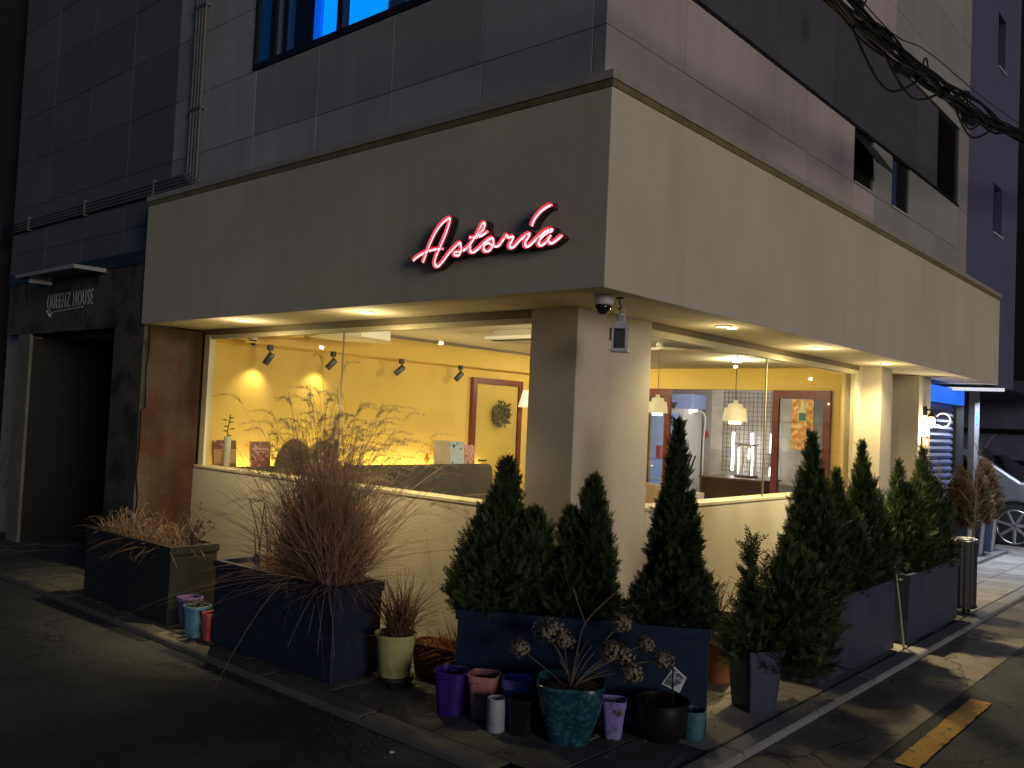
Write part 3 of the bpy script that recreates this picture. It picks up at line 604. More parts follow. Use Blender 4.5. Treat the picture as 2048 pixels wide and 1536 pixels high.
chair(-2.9, 5.6, R(150), 'beige padded chair beside the dark wood counter', mat('beige_leather', (.42, .32, .24), .5), .98)
# wreath on the door
wt = thing('wreath', 'dried leaf wreath hanging on the ochre door', 'wreath')
ring = [(-5.37, 5.17 + .11 * math.cos(t), 1.76 + .12 * math.sin(t)) for t in np.linspace(0, 2 * math.pi, 25)]
obj('ring', B().tube(ring, .03, 8), M_bark, wt)
lv = B(); rr = random.Random(4)
for k in range(420):
    t = rr.uniform(0, 6.283); q_ = rr.uniform(.04, .17); c = Vector((-5.34, 5.17 + q_ * math.cos(t), 1.76 + q_ * math.sin(t)))
    d = Vector((rr.uniform(0, 1), rr.uniform(-1, 1), rr.uniform(-1, 1))).normalized() * rr.uniform(.04, .09); s = d.orthogonal().normalized() * .012
    lv.add([c, c + d * .5 + s, c + d, c + d * .5 - s], [(0, 1, 2, 3)])
obj('leaves', lv, mat('wreath_leaf', (.16, .15, .08), .8, noise=(30, .6), tint=((.40, .34, .26), 25, .5, .6)), wt)
# air conditioner, dome cameras
ac = thing('ceiling_air_conditioner', 'white cassette air conditioner under the cafe ceiling', 'air conditioner')
obj('panel', B().rbox(-3.3, 3.5, 2.56, 2.60, .45, .45, .0), M_white, ac, bevel=.01); obj('slot', B().box(-3.7, 3.12, 2.553, -2.9, 3.18, 2.5595), M_black, ac); obj('body', B().rbox(-3.3, 3.5, 2.60, 2.668, .38, .38), M_greyceil, ac)
def dome(x, y, z, label, r=.06, grp='dome cameras'):
    t = thing('dome_camera', label, 'camera', grp)
    obj('housing', B().lathe([(r * 1.0, 0), (r * 1.05, -.02), (r * 1.02, -.05), (r * .9, -.058)], x, y, z, 24), M_pale, t, smooth=True, auto=50)
    obj('dome', B().lathe([(r * .86, -.058), (r * .82, -.075), (r * .62, -.1), (r * .3, -.115), (.0005, -.119)], x, y, z, 24), mat('smoked_dome', (.012, .012, .014), .06, coat=1.0), t, smooth=True)
    return t
dome(-.21, .29, H1 + .004, 'white dome security camera under the fascia corner'); dome(-5.25, 1.12, 2.46, 'white dome camera inside above the yellow wall', .045)
# pendants
def pendant(x, y, z0, w_, h_, zc, label):
    t = thing('pendant_lamp', label, 'pendant lamp', 'white pendant lamps in the cafe')
    obj('cord', B().tube([(x, y, zc), (x, y, z0 + h_ + .03)], .004, 6), M_black, t)
    obj('canopy', B().lathe([(.04, 0), (.04, -.04), (.0005, -.042)], x, y, zc, 14), M_white, t)
    obj('shade', B().lathe([(w_ * 1.0, 0), (w_ * .86, h_ * .72), (w_ * .60, h_ * .74), (w_ * .56, h_ * .95), (w_ * .2, h_), (w_ * .2, h_ + .03), (.0005, h_ + .032)], x, y, z0, 28), mat('shade_white', (.70, .66, .56), .6, trans=.2), t, smooth=True, auto=40)
    obj('bulb', B().lathe([(.0005, -.03), (w_ * .5, -.03), (w_ * .5, .02)], x, y, z0, 16), emit('pendant_bulb', (1, .82, .5), 5), t)
    lamp('pendant_light', 'POINT', (x, y, z0 - .07), 5, (1, .8, .48), t, shadow_soft_size=.05)
pendant(-1.45, 4.5, 1.785, .13, .19, 2.66, 'white two-tier pendant lamp seen through the right window')
pendant(-2.55, 4.75, 1.85, .12, .18, 2.66, 'white pendant lamp close behind the corner pillar in the right window')
fl = thing('floor_lamp', 'white fluted lamp shade next to the ochre door', 'lamp')
obj('shade', B().lathe([(.16, 0), (.10, .23)], -4.72, 5.05, 1.87, 24), emit('shade_glow', (1, .85, .6), .8, (.8, .75, .65)), fl, smooth=True); obj('pole', B().tube([(-4.72, 5.05, .013), (-4.72, 5.05, 1.95)], .012), M_black, fl)
# house plant
hp = thing('house_plant', 'green broad-leaved potted plant behind the pillar next to the ochre door', 'plant')
obj('pot', B().lathe([(.13, .013), (.16, .3), (.14, .3)], -4.45, 5.2, 0, 16), M_pale, hp); lp = B(); rr = random.Random(9)
for k in range(26):
    a = rr.uniform(0, 6.28); el = rr.uniform(.2, 1.3); L_ = rr.uniform(.35, 1.1); base = Vector((-4.45, 5.2, .3)); tip = base + Vector((math.cos(a) * math.cos(el), math.sin(a) * math.cos(el), math.sin(el) * 1.2)) * L_
    lp.tube([base, (base + tip) / 2 + Vector((0, 0, .06)), tip], .005, 5); d = (tip - base).normalized(); s = Vector((-math.sin(a), math.cos(a), 0)) * .09; e = tip + d * .26 - Vector((0, 0, .06)); mid = (tip + e) / 2
    lp.add([tip, mid + s, e, mid - s], [(0, 1, 2, 3)])
obj('leaves', lp, M_leafg, hp)
# back room: fridge, shelf unit, counter, grid, tubes, display lantern, etc.
fr = thing('display_fridge', 'white glass-door fridge with blue-lit shelves in the back room', 'fridge')
obj('cabinet', B().box(-5.15, 8.75, .0, -4.50, 9.35, 2.0), M_pale, fr, bevel=.01)
obj('door_glass', B().box(-5.10, 8.735, .2, -4.58, 8.749, 1.93), emit('fridge_glow', (.30, .42, .85), .38, (.2, .25, .4)), fr)
for z in (.8, 1.15, 1.5): obj('shelf', B().box(-5.09, 8.72, z, -4.59, 8.734, z + .02), M_pale, fr)
for k, c in enumerate(((.5, .08, .08), (.5, .2, .3), (.6, .6, .65), (.45, .06, .1), (.15, .2, .5))): obj('carton', B().box(-4.98 + k * .075, 8.70, 1.171, -4.98 + k * .075 + .06, 8.719, 1.38), mat('carton%d' % k, c, .5), fr)
kp = thing('blue_storage_box', 'translucent blue storage box on top of the back room fridge', 'box'); obj('bin', B().box(-4.95, 8.85, 2.001, -4.40, 9.3, 2.25), emit('bluebox', (.25, .35, .8), .18, (.25, .3, .5)), kp, bevel=.02)
bk = thing('basket', 'brown basket in front of the blue box on the fridge', 'basket'); obj('bowl', B().lathe([(.07, 0), (.11, .1), (.1, .1), (.06, .01)], -4.78, 8.68 + .09, 2.002, 14), M_bark, bk)
ct = thing('counter', 'dark brown wooden counter in front of the wire grid', 'counter'); obj('front', B().box(-3.9, 8.30, .0, -2.9, 8.9, .93), mat('dark_walnut', (.065, .030, .018), .45, noise=(5, .25)), ct, bevel=.006); obj('top', B().box(-3.93, 8.27, .931, -2.87, 8.93, .96), mat('counter_top', (.14, .08, .05), .4), ct)
gr = thing('wire_grid', 'black wire display grid on the tiled back room wall', 'grid')
gb = B()
for i in range(13): x = -4.08 + i * .075; gb.box(x, 9.30, 1.0, x + .006, 9.306, 2.33)
for i in range(18): z = 1.02 + i * .075; gb.box(-4.08, 9.294, z, -3.17, 9.2999, z + .006)
obj('wires', gb, M_black, gr)
for i, (x, z0_, z1_) in enumerate(((-3.86, 1.03, 1.65), (-3.53, .97, 1.65), (-3.2, 1.35, 1.65), (-3.2, .98, 1.12))):
    t = thing('light_tube', ['left white light tube on the wire grid', 'middle white light tube on the wire grid', 'right white light tube on the wire grid', 'short white light tube low at the right of the wire grid'][i], 'light tube', 'white light tubes on the wire grid')
    obj('tube', B().tube([(x, 9.25, z0_), (x, 9.25, z1_)], .022, 10), emit('white_tube', (1, .98, .95), 9), t); obj('bracket', B().box(x - .01, 9.27, z0_ + .05, x + .01, 9.30, z0_ + .08), M_black, t)
ll = thing('display_lantern', 'glass lantern lit by white strips on the dark counter', 'lantern')
for u in (-3.47, -3.26):
    for v in (8.62, 8.80): obj('post', B().box(u, v, .961, u + .02, v + .02, 1.45), M_chrome, ll)
obj('roof', B().box(-3.49, 8.60, 1.451, -3.22, 8.84, 1.48), M_chrome, ll); obj('base', B().box(-3.49, 8.60, .9605, -3.22, 8.84, .99), M_bark, ll)
obj('strip', B().box(-3.45, 8.61, 1.02, -3.43, 8.615, 1.42), emit('white_tube', (1, 1, 1), 9), ll); obj('strip', B().box(-3.28, 8.61, 1.25, -3.26, 8.615, 1.42), emit('white_tube', (1, 1, 1), 9), ll)
dk = thing('desk_lamp', 'white gooseneck lamp in the back room', 'lamp'); obj('neck', B().tube(catmull([(-4.32, 9.1, .9), (-4.32, 9.1, 1.5), (-4.30, 9.1, 1.85), (-4.34, 9.06, 1.96), (-4.42, 9.0, 1.98)], 5), .012, 8), M_pale, dk, smooth=True); obj('head', B().tube([(-4.40, 9.01, 1.98), (-4.47, 8.97, 1.99), (-4.53, 8.94, 1.96)], [.02, .045, .05], 12), emit('lamp_head', (1, .95, .85), 2.5), dk, smooth=True)
lamp('back_room_lamp', 'POINT', (-3.6, 8.0, 2.35), 42, (1, .94, .88), dk, shadow_soft_size=.02)
hr = thing('tool_rack', 'dark folded tripod stand leaning in the back room', 'stand')
for q in ((-4.55, -4.42), (-4.42, -4.45), (-4.38, -4.25), (-4.30, -4.18)): obj('leg', B().tube([(q[0], 8.5, .75), (q[1], 8.6, 1.25)], .014, 6), M_black, hr)
obj('clamp', B().box(-4.48, 8.55, 1.22, -4.25, 8.62, 1.27), M_black, hr)
st = thing('sticker', 'red round emblem sign on the back room wall beside the fridge', 'sign'); obj('disc', B().lathe([(.001, 0), (.055, 0), (.055, .01)], 0, 0, 0, 16), mat('red_print', (.5, .05, .04), .5), st); st.rotation_euler = (R(90), 0, 0); st.location = (-4.44, 9.39, 1.6)
sdb = thing('side_cabinet', 'small white shelf unit with blue boxes behind the right window', 'cabinet'); obj('case', B().box(-3.25, 5.95, .013, -2.75, 6.3, .86), M_pale, sdb, bevel=.008); obj('blue_box', B().box(-3.2, 5.94, .66, -3.0, 5.949, .8), mat('box_blue2', (.05, .07, .25), .5), sdb)

# ------------------------------------------------------------------ signs and fittings outside
ASTORIA = [
    [(-1.517, 2.729), (-1.476, 2.75), (-1.413, 2.771), (-1.328, 2.783), (-1.242, 2.781)],
    [(-1.419, 2.706), (-1.391, 2.765), (-1.353, 2.836), (-1.305, 2.905), (-1.246, 2.954), (-1.194, 2.975), (-1.185, 2.958), (-1.202, 2.908), (-1.229, 2.853), (-1.266, 2.79), (-1.301, 2.727), (-1.306, 2.687), (-1.284, 2.668), (-1.239, 2.692), (-1.18, 2.746), (-1.122, 2.787), (-1.086, 2.805), (-1.076, 2.779), (-1.07, 2.75), (-1.096, 2.724), (-1.129, 2.732), (-1.125, 2.748), (-1.07, 2.749), (-1.012, 2.772), (-0.957, 2.825), (-0.921, 2.87), (-0.893, 2.908), (-0.876, 2.902), (-0.885, 2.87), (-0.929, 2.836), (-0.984, 2.785), (-0.993, 2.746), (-0.97, 2.732), (-0.923, 2.751), (-0.868, 2.787), (-0.818, 2.808), (-0.801, 2.795), (-0.797, 2.766), (-0.823, 2.734), (-0.86, 2.729), (-0.877, 2.746), (-0.868, 2.773), (-0.839, 2.778), (-0.786, 2.753), (-0.75, 2.756), (-0.711, 2.792), (-0.689, 2.814), (-0.682, 2.796), (-0.643, 2.799), (-0.639, 2.782), (-0.661, 2.753), (-0.657, 2.732), (-0.626, 2.737), (-0.575, 2.775), (-0.517, 2.803), (-0.511, 2.789), (-0.537, 2.758), (-0.537, 2.731), (-0.507, 2.731), (-0.445, 2.772), (-0.387, 2.806), (-0.346, 2.811), (-0.341, 2.801), (-0.382, 2.792), (-0.423, 2.763), (-0.436, 2.734), (-0.417, 2.723), (-0.375, 2.742), (-0.348, 2.775), (-0.359, 2.747), (-0.35, 2.728), (-0.317, 2.736), (-0.265, 2.766)],
    [(-1.001, 2.831), (-0.957, 2.825), (-0.904, 2.83), (-0.852, 2.852)],
    [(-0.494, 2.845), (-0.477, 2.881), (-0.436, 2.921), (-0.391, 2.945), (-0.352, 2.955)],
]
def channel(path, y0, y1, hw):
    P = catmull([(x, 0, z) for x, z in path], 5); b = B(); n = len(P); L_ = []; R_ = []
    for i in range(n):
        d = (P[min(i + 1, n - 1)] - P[max(i - 1, 0)]); d = d.normalized() if d.length > 1e-7 else Vector((1, 0, 0))
        nn = Vector((-d.z, 0, d.x)) * hw; L_.append(P[i] + nn); R_.append(P[i] - nn)
    for side in (L_, R_):
        o = len(b.v)
        for p in side: b.v += [(p.x, y0, p.z), (p.x, y1, p.z)]
        for i in range(n - 1): b.f.append((o + 2 * i, o + 2 * i + 1, o + 2 * i + 3, o + 2 * i + 2))
    for e in (0, n - 1): b.add([(L_[e].x, y0, L_[e].z), (R_[e].x, y0, R_[e].z), (R_[e].x, y1, R_[e].z), (L_[e].x, y1, L_[e].z)], [(0, 1, 2, 3)])
    o = len(b.v)
    for i in range(n): b.v += [(L_[i].x, y1, L_[i].z), (R_[i].x, y1, R_[i].z)]
    for i in range(n - 1): b.f.append((o + 2 * i, o + 2 * i + 1, o + 2 * i + 3, o + 2 * i + 2))
    return b, P
neon = thing('neon_sign', 'glowing pink red script neon sign on the left face of the cream fascia', 'neon sign')
for k, s in enumerate(ASTORIA):
    b, P = channel(s, -.075, -.008, .0155)
    obj('channel', b, mat('red_channel', (.70, .10, .13), .35), neon)
    obj('tube', B().tube([(p.x, -.062, p.z) for p in P], .0068, 8), emit('neon_pink', (1.0, .33, .38), 3.0), neon, smooth=True)
    obj('back_shell', channel(s, -.06, -.003, .0165)[0], mat('shell_dark', (.03, .022, .02), .5), neon)
# entrance lettering
qh = thing('entrance_lettering', 'grey metal lettering reading QUEENZ HOUSE on the stained concrete lintel', 'sign')
me = text_mesh('QUEENZ HOUSE', .245, .003, 1.0, 1.22); xs_ = [v.co.x for v in me.vertices]; wdt = max(xs_) - min(xs_); k_ = 1.19 / wdt
for v in me.vertices: v.co.x = (v.co.x - min(xs_)) * k_ if False else v.co.x
mn = min(v.co.x for v in me.vertices)
for v in me.vertices: v.co.x = (v.co.x - mn) * k_
o = obj('letters', me, mat('letter_grey', (.34, .33, .36), .5), qh); o.location = (-7.80, .03, 2.715); o.rotation_euler = (R(90), 0, R(0))
obj('speech_line', B().tube([(-7.80, .03, 2.70), (-7.74, .03, 2.66), (-7.70, .03, 2.63), (-7.66, .03, 2.675), (-6.85, .03, 2.70)], .007, 6), M_pale, qh)
rr = random.Random(2)
for k in range(9):
    x = -7.70 + k * .118; b = B(); b.box(x, .03, 2.545, x + .012, .039, 2.615); b.box(x + .013, .03, 2.60 - .02 * (k % 3), x + .034, .039, 2.612 - .02 * (k % 3))
    if k % 2: b.box(x + .035, .03, 2.545, x + .045, .039, 2.612)
    obj('small_letter', b, mat('letter_dark', (.03, .03, .028), .5), qh)
# hook and lantern
hk = thing('hook', 'small black hook under the fascia soffit beside the dome camera', 'hook'); hx, hy = -.165, .40
obj('plate', B().box(hx - .02, hy - .012, H1 - .004, hx + .02, hy + .012, H1 + .003), M_black, hk); obj('bend', B().tube(catmull([(hx, hy, H1), (hx, hy, H1 - .035), (hx + .012, hy, H1 - .055), (hx, hy, H1 - .068), (hx - .014, hy, H1 - .055)], 5), .0045, 6), M_black, hk, smooth=True)
lt = thing('hanging_lantern', 'white metal lantern hanging below the fascia corner in front of the pillar', 'lantern')
M_lan = mat('lantern_white', (.56, .56, .62), .5, noise=(30, .1)); A_ = R(28)
def lrot(x, y): return (hx + x * math.cos(A_) - y * math.sin(A_), hy + .02 + x * math.sin(A_) + y * math.cos(A_))
z0 = 2.135
obj('base', B().rbox(hx, hy + .02, z0, z0 + .012, .056, .056, A_), M_lan, lt, bevel=.003); obj('base_tray', B().rbox(hx, hy + .02, z0 + .0125, z0 + .02, .048, .048, A_), M_lan, lt)
for u in (-1, 1):
    for v in (-1, 1): cx, cy = lrot(u * .041, v * .041); obj('post', B().rbox(cx, cy, z0 + .0205, z0 + .145, .007, .007, A_), M_lan, lt)
for k, (u, v) in enumerate(((0, -.041), (.041, 0), (0, .041), (-.041, 0))):
    cx, cy = lrot(u, v); obj('pane', B().rbox(cx, cy, z0 + .0205, z0 + .145, .034 if k % 2 == 0 else .001, .001 if k % 2 == 0 else .034, A_), glass('lantern_glass', (.55, .56, .55)), lt)
obj('roof', B().rbox(hx, hy + .02, z0 + .1455, z0 + .185, .055, .055, A_, .022, .022), M_lan, lt); obj('roof_lip', B().rbox(hx, hy + .02, z0 + .1395, z0 + .1452, .056, .056, A_), M_lan, lt)
for k in range(8): a = k * math.pi / 4; obj('chimney_bar', B().tube([(hx + .02 * math.cos(a), hy + .02 + .02 * math.sin(a), z0 + .185), (hx + .02 * math.cos(a), hy + .02 + .02 * math.sin(a), z0 + .222)], .004, 5), M_lan, lt)
obj('chimney_cap', B().lathe([(.025, 0), (.025, .006), (.012, .014), (.001, .016)], hx, hy + .02, z0 + .222, 14), M_lan, lt)
obj('handle', B().tube([(hx + .034 * math.cos(t), hy + .02, z0 + .212 + .062 * math.sin(t)) for t in np.linspace(0, math.pi, 13)], .0022, 5), M_lan, lt)
obj('tag', B().rbox(hx - .06, hy + .01, z0 + .07, z0 + .15, .012, .0015, A_ + .6), M_lan, lt)
# wall lamp, notice, ring sign
wl_ = thing('wall_lamp', 'lit wall lamp on the second cream pilaster', 'wall lamp')
obj('back_plate', B().box(-.449, 7.50, 1.98, -.42, 7.58, 2.09), M_black, wl_); obj('arm', B().tube([(-.43, 7.54, 2.05), (-.37, 7.54, 2.05), (-.36, 7.54, 2.0)], .012), M_black, wl_); obj('cap', B().lathe([(.05, 0), (.02, .05), (.001, .052)], -.36, 7.54, 1.96, 16), M_black, wl_)
obj('globe', B().lathe([(.001, -.13), (.03, -.12), (.045, -.08), (.045, -.03), (.03, 0)], -.36, 7.54, 1.96, 18), emit('globe_glow', (1, .82, .45), 6), wl_, smooth=True)
lamp('wall_lamp_light', 'POINT', (-.36, 7.52, 1.80), 26, (1, .84, .56), wl_, shadow_soft_size=.04)
nb = thing('notice_board', 'framed notice board under the lit wall lamp', 'notice'); obj('frame', B().box(-.4485, 7.44, 1.28, -.435, 7.72, 1.72), M_redwood, nb); obj('sheet', B().box(-.4345, 7.47, 1.31, -.431, 7.72 - .03, 1.69), mat('notice_tan', (.55, .36, .22), .6), nb)
rg = thing('ring_sign', 'thin white ring hanging sign on the pilaster in front of the shutter', 'sign'); rc = Vector((-.27, 7.70, 1.93))
obj('ring', B().tube([rc + Vector((.085 * math.cos(t), .0, .085 * math.sin(t))) for t in np.linspace(-2.4, 2.6, 30)], .008, 8), emit('ring_white', (.9, .9, 1), .12), rg); obj('rod', B().tube([(-.45, 7.70, 1.99), (-.33, 7.70, 1.99)], .005), M_black, rg)
fx = thing('strip_light', 'white strip light fixture under the far end of the fascia', 'light'); obj('housing', B().rbox(-.25, 9.1, 2.37, 2.41, .35, .07, .25), emit('strip_glow', (.8, .88, 1), .55, (.8, .8, .8)), fx)
lamp('strip_lamp', 'AREA', (-.05, 9.9, 2.33), 95, (.74, .83, 1.0), fx, (.25, .12, -1), shape='RECTANGLE', size=.7, size_y=.12)

# ------------------------------------------------------------------ planters and pots
def planter(name, label, x, y, ang, Lx, Ly, h, m, grp=None, soil=.045, lip=.03):
    """box planter: x,y = centre"""
    t = thing(name, label, 'planter', grp); c = math.cos(ang); s = math.sin(ang)
    def Q(u, v): return (x + u * c - v * s, y + u * s + v * c)
    hx_, hy_ = Lx / 2, Ly / 2
    obj('box', B().rbox(x, y, .012, h - .062, hx_, hy_, ang), m, t, bevel=.004)
    # rim: four bars
    for (a0, b0, a1, b1) in ((-hx_ - .012, -hy_ - .012, hx_ + .012, -hy_ + lip), (-hx_ - .012, hy_ - lip, hx_ + .012, hy_ + .012), (-hx_ - .012, -hy_ + lip + .0005, -hx_ + lip, hy_ - lip - .0005), (hx_ - lip, -hy_ + lip + .0005, hx_ + .012, hy_ - lip - .0005)):
        obj('rim', B().prism([Q(a0, b0), Q(a1, b0), Q(a1, b1), Q(a0, b1)], h - .0615, h), m, t, bevel=.003)
    b = B(); rs = random.Random(hash(label) % 999); nx, ny = 14, 5
    for i in range(nx + 1):
        for j in range(ny + 1): b.v.append((*Q(-hx_ + lip + (Lx - 2 * lip) * i / nx, -hy_ + lip + (Ly - 2 * lip) * j / ny), h - soil + rs.uniform(-.012, .012)))
    for i in range(nx):
        for j in range(ny): a = i * (ny + 1) + j; b.f.append((a, a + ny + 1, a + ny + 2, a + 1))
    obj('soil', b, M_soil, t, smooth=True)
    for u in (-1, 1):
        for v in (-1, 1): q = Q(u * (hx_ - .06), v * (hy_ - .06)); obj('foot', B().rbox(q[0], q[1], 0, .0115, .02, .02, ang), M_black, t)
    return t
planter('planter', 'charcoal box planter with low dry grass, leftmost by the dark entrance', -4.255, -.38, R(1.6), 1.39, .40, .60, M_char)
planter('planter', 'dark navy box planter carrying the big clump of red dry grass', -2.24, -.35, R(1.7), 1.32, .40, .60, M_navy)
planter('planter', 'navy blue corner planter with three conical evergreens', -.322, .38, R(31.2), 1.47, .40, .555, mat('royal_navy_planter', (.007, .020, .052), .5, streak=(14, .2), noise=(2.5, .18), fine=(50, .12), tint=((.035, .045, .075), 7, .62, .8)))
planter('planter', 'slate navy box planter on the right side behind the tapered grey pot', .345, 2.64, R(90), 1.52, .40, .565, M_slategrey)
planter('planter', 'slate navy box planter further along the right side next to the wheeled bin', .375, 4.40, R(90), 1.47, .40, .57, M_slategrey)
def pot(name, label, prof, x, y, m, n=28, sq=0, ang=0, soilz=None, soilr=None, cat='plant pot', grp=None, rim=None):
    """prof = outer profile bottom->rim; inside wall added"""
    t = thing(name, label, cat, grp); top = prof[-1]; th = .006
    inner = [(r - th, z) for r, z in reversed(prof) if z > prof[0][1] + .01] + [(.0006, prof[0][1] + .02)]
    obj('body', B().lathe([(prof[0][0], 0)] + prof[1:] + [(top[0] - th * .5, top[1] + .002)] + inner, x, y, 0, n, sq, ang), m, t, smooth=True, auto=38)
    if rim: obj('rim', B().lathe([(rim[0], rim[1]), (rim[0] + .008, rim[1]), (rim[0] + .008, rim[1] + rim[2]), (rim[0] - .004, rim[1] + rim[2] + .003), (rim[0] - .008, rim[1])], x, y, 0, n, sq, ang), m, t, smooth=True, auto=38)
    if soilz:
        b = B(); rs = random.Random(5); b.lathe([(soilr, soilz), (soilr * .7, soilz + .008), (soilr * .3, soilz - .004), (.0006, soilz + .005)], x, y, 0, 18, sq, ang); b.v = [(a, c, z + rs.uniform(-.006, .006)) for a, c, z in b.v]
        obj('soil', b, M_soil, t)
    return t
pm = lambda n, c, r=.5: mat(n, c, r, noise=(9, .12), fine=(60, .06), tint=(tuple(v * .4 + .012 for v in c), 14, .54, .76), streak=(22, .10))
SQ = .25
# left trio
t = pot('square_pot', 'lilac square plastic pot, leftmost of the three beside the charcoal planter', [(.052, 0), (.056, .02), (.075, .20), (.08, .20), (.083, .235)], -3.415, -.46, pm('lilac_plastic', (.24, .16, .42)), 32, SQ, R(2), .19, .07)
t = pot('square_pot', 'light blue plastic pot with dead plants, middle one beside the charcoal planter', [(.058, 0), (.062, .02), (.080, .2), (.088, .205), (.088, .225)], -3.165, -.54, pm('sky_plastic', (.12, .29, .40)), 32, SQ * .6, R(8), .205, .078)
b = B(); rs = random.Random(3)
for k in range(16):
    a = rs.uniform(0, 6.28); p0 = Vector((-3.165 + rs.uniform(-.05, .05), -.54 + rs.uniform(-.05, .05), .205)); e = p0 + Vector((math.cos(a) * .07, math.sin(a) * .07, rs.uniform(-.02, .06))); b.tube([p0, (p0 + e) / 2 + Vector((0, 0, .03)), e], .004, 4)
b.tube([(-3.15, -.53, .2), (-3.16, -.53, .30)], .003, 4); obj('dead_plant', b, M_bark, t)
t = pot('square_pot', 'coral red square plastic pot against the navy planter end', [(.042, 0), (.045, .015), (.058, .16), (.062, .165), (.062, .195)], -3.00, -.52, pm('coral_plastic', (.50, .10, .10)), 32, SQ, R(3), .17, .05)
obj('label_stick', B().box(-3.03, -.585, .15, -3.02, -.58, .21), M_black, t)
# tall terracotta pot between the first two planters
pot('tall_pot', 'tall brown glazed pot with a pale rim between the charcoal and navy planters', [(.10, 0), (.12, .05), (.135, .3), (.14, .40), (.152, .405), (.152, .45)], -3.16, -.18, mat('brown_glaze', (.17, .095, .05), .45, noise=(5, .4), tint=((.42, .26, .13), 4, .52, .66)), 28, 0, 0, .36, .12)
# yellow-green pot on a dolly
dy_ = thing('plant_dolly', 'black plastic plant dolly with casters under the yellow-green pot', 'dolly')
yx, yyp = -1.34, -.213
obj('tray', B().lathe([(.115, .04), (.125, .045), (.125, .062), (.11, .062)], yx, yyp, 0, 24), M_black, dy_)
for k in range(4):
    a = R(45 + 90 * k); cx, cy = yx + .1 * math.cos(a), yyp + .1 * math.sin(a); obj('caster', B().tube([(cx - .008, cy - .006, .018), (cx + .008, cy + .006, .018)], .018, 10), M_black, dy_)
ypot = pot('round_pot', 'yellow-green round plastic pot with dry grass standing on a dolly', [(.095, .065), (.10, .07), (.122, .30), (.133, .305), (.135, .325)], yx, yyp, pm('lime_plastic', (.46, .46, .18)), 32, 0, 0, .30, .115)
for v in ypot.children[0].data.vertices:
    if v.co.z < .06: v.co.z = .063
# maroon trough
def trough(label, x, y, ang, Lx, Ly, h, m):
    t = thing('trough', label, 'planter'); prof = [(.80, 0), (.84, .02), (.95, h - .03), (1.0, h - .028), (1.0, h), (.94, h), (.90, h - .06), (.0006, h - .05)]
    b = B().lathe([(r * .5, z) for r, z in prof], 0, 0, 0, 32, .35); b.v = [(x + a * Lx * math.cos(ang) - c * Ly * math.sin(ang), y + a * Lx * math.sin(ang) + c * Ly * math.cos(ang), z) for a, c, z in b.v]
    obj('body', b, m, t, smooth=True, auto=38)
    b = B().lathe([(.44, h - .045), (.2, h - .03), (.0006, h - .035)], 0, 0, 0, 16, .3); b.v = [(x + a * Lx * math.cos(ang) - c * Ly * math.sin(ang), y + a * Lx * math.sin(ang) + c * Ly * math.cos(ang), z) for a, c, z in b.v]
    obj('soil', b, M_soil, t); return t
trough('maroon plastic trough of dead grass behind the yellow-green pot', -1.22, .13, R(12), .50, .22, .22, pm('maroon_plastic', (.16, .045, .035)))
# pots in front of the corner planter
pot('square_pot', 'small pink-rimmed orange pot mostly hidden behind the deep purple pot', [(.07, 0), (.09, .2), (.098, .2), (.098, .22)], -.82, -.16, pm('salmon_plastic', (.42, .18, .12)), 32, SQ, R(20), .19, .08)
pot('square_pot', 'deep purple square plastic pot at the left end of the row', [(.062, 0), (.066, .02), (.084, .21), (.09, .215), (.092, .245)], -.733, -.318, pm('purple_plastic', (.038, .014, .19)), 32, SQ, R(25))
pk = pot('square_pot', 'pink square plastic pot marked D.T next to the purple pot', [(.06, 0), (.064, .02), (.082, .20), (.088, .205), (.09, .24)], -.574, -.212, pm('pink_plastic', (.46, .19, .20)), 32, SQ, R(28), .205, .075)
me = text_mesh('D.T', .055, .001); 
for v in me.vertices: v.co.x *= .95
o = obj('stencil', me, M_black, pk); nrm = Vector((math.sin(R(28)), -math.cos(R(28)), 0)); o.rotation_euler = (R(90 - 5.5), 0, R(28)); o.location = Vector((-.574, -.212, .125)) + nrm * .0785 - Vector((math.cos(R(28)), math.sin(R(28)), 0)) * .03
pot('square_pot', 'lilac square plastic pot tucked behind the black pot', [(.058, 0), (.062, .02), (.074, .17), (.082, .19), (.082, .235)], -.411, -.114, pm('periwinkle_plastic', (.25, .22, .62)), 32, SQ, R(28))
pot('round_pot', 'white cylindrical pot in front of the pink pot', [(.046, 0), (.05, .008), (.05, .165), (.05, .178)], -.367, -.334, pm('white_plastic', (.36, .385, .43), .4), 28, 0, 0, .155, .044)
pot('square_pot', 'small black square plastic pot left of the glazed turquoise pot', [(.055, 0), (.058, .02), (.068, .165), (.072, .17), (.072, .19)], -.253, -.251, mat('black_plastic', (.010, .010, .011), .35), 32, SQ, R(30), .15, .06)
M_turq = mat('turquoise_glaze', (.012, .055, .08), .22, noise=(14, .35), tint=((.035, .115, .14), 34, .48, .60), coat=.6)
tq = pot('glazed_pot', 'large square tapered turquoise glazed pot with dried hydrangea', [(.108, 0), (.118, .03), (.166, .19), (.176, .25), (.174, .29), (.186, .297), (.184, .312)], -.022, -.13, M_turq, 40, .16, R(38), .275, .16)
lp_ = pot('square_pot', 'lilac tapered pot right of the turquoise glazed pot', [(.042, 0), (.046, .012), (.062, .165), (.066, .168), (.068, .205)],   .128, .071, pm('violet_plastic', (.27, .23, .58)), 32, SQ, R(34))
X_ = pot('bowl_pot', 'wide round black plastic pot holding the diamond marker', [(.105, 0), (.12, .015), (.142, .09), (.148, .16), (.146, .185), (.152, .188), (.152, .205)], .305, .27, MATS['black_plastic'], 36, 0, 0, .165, .138)
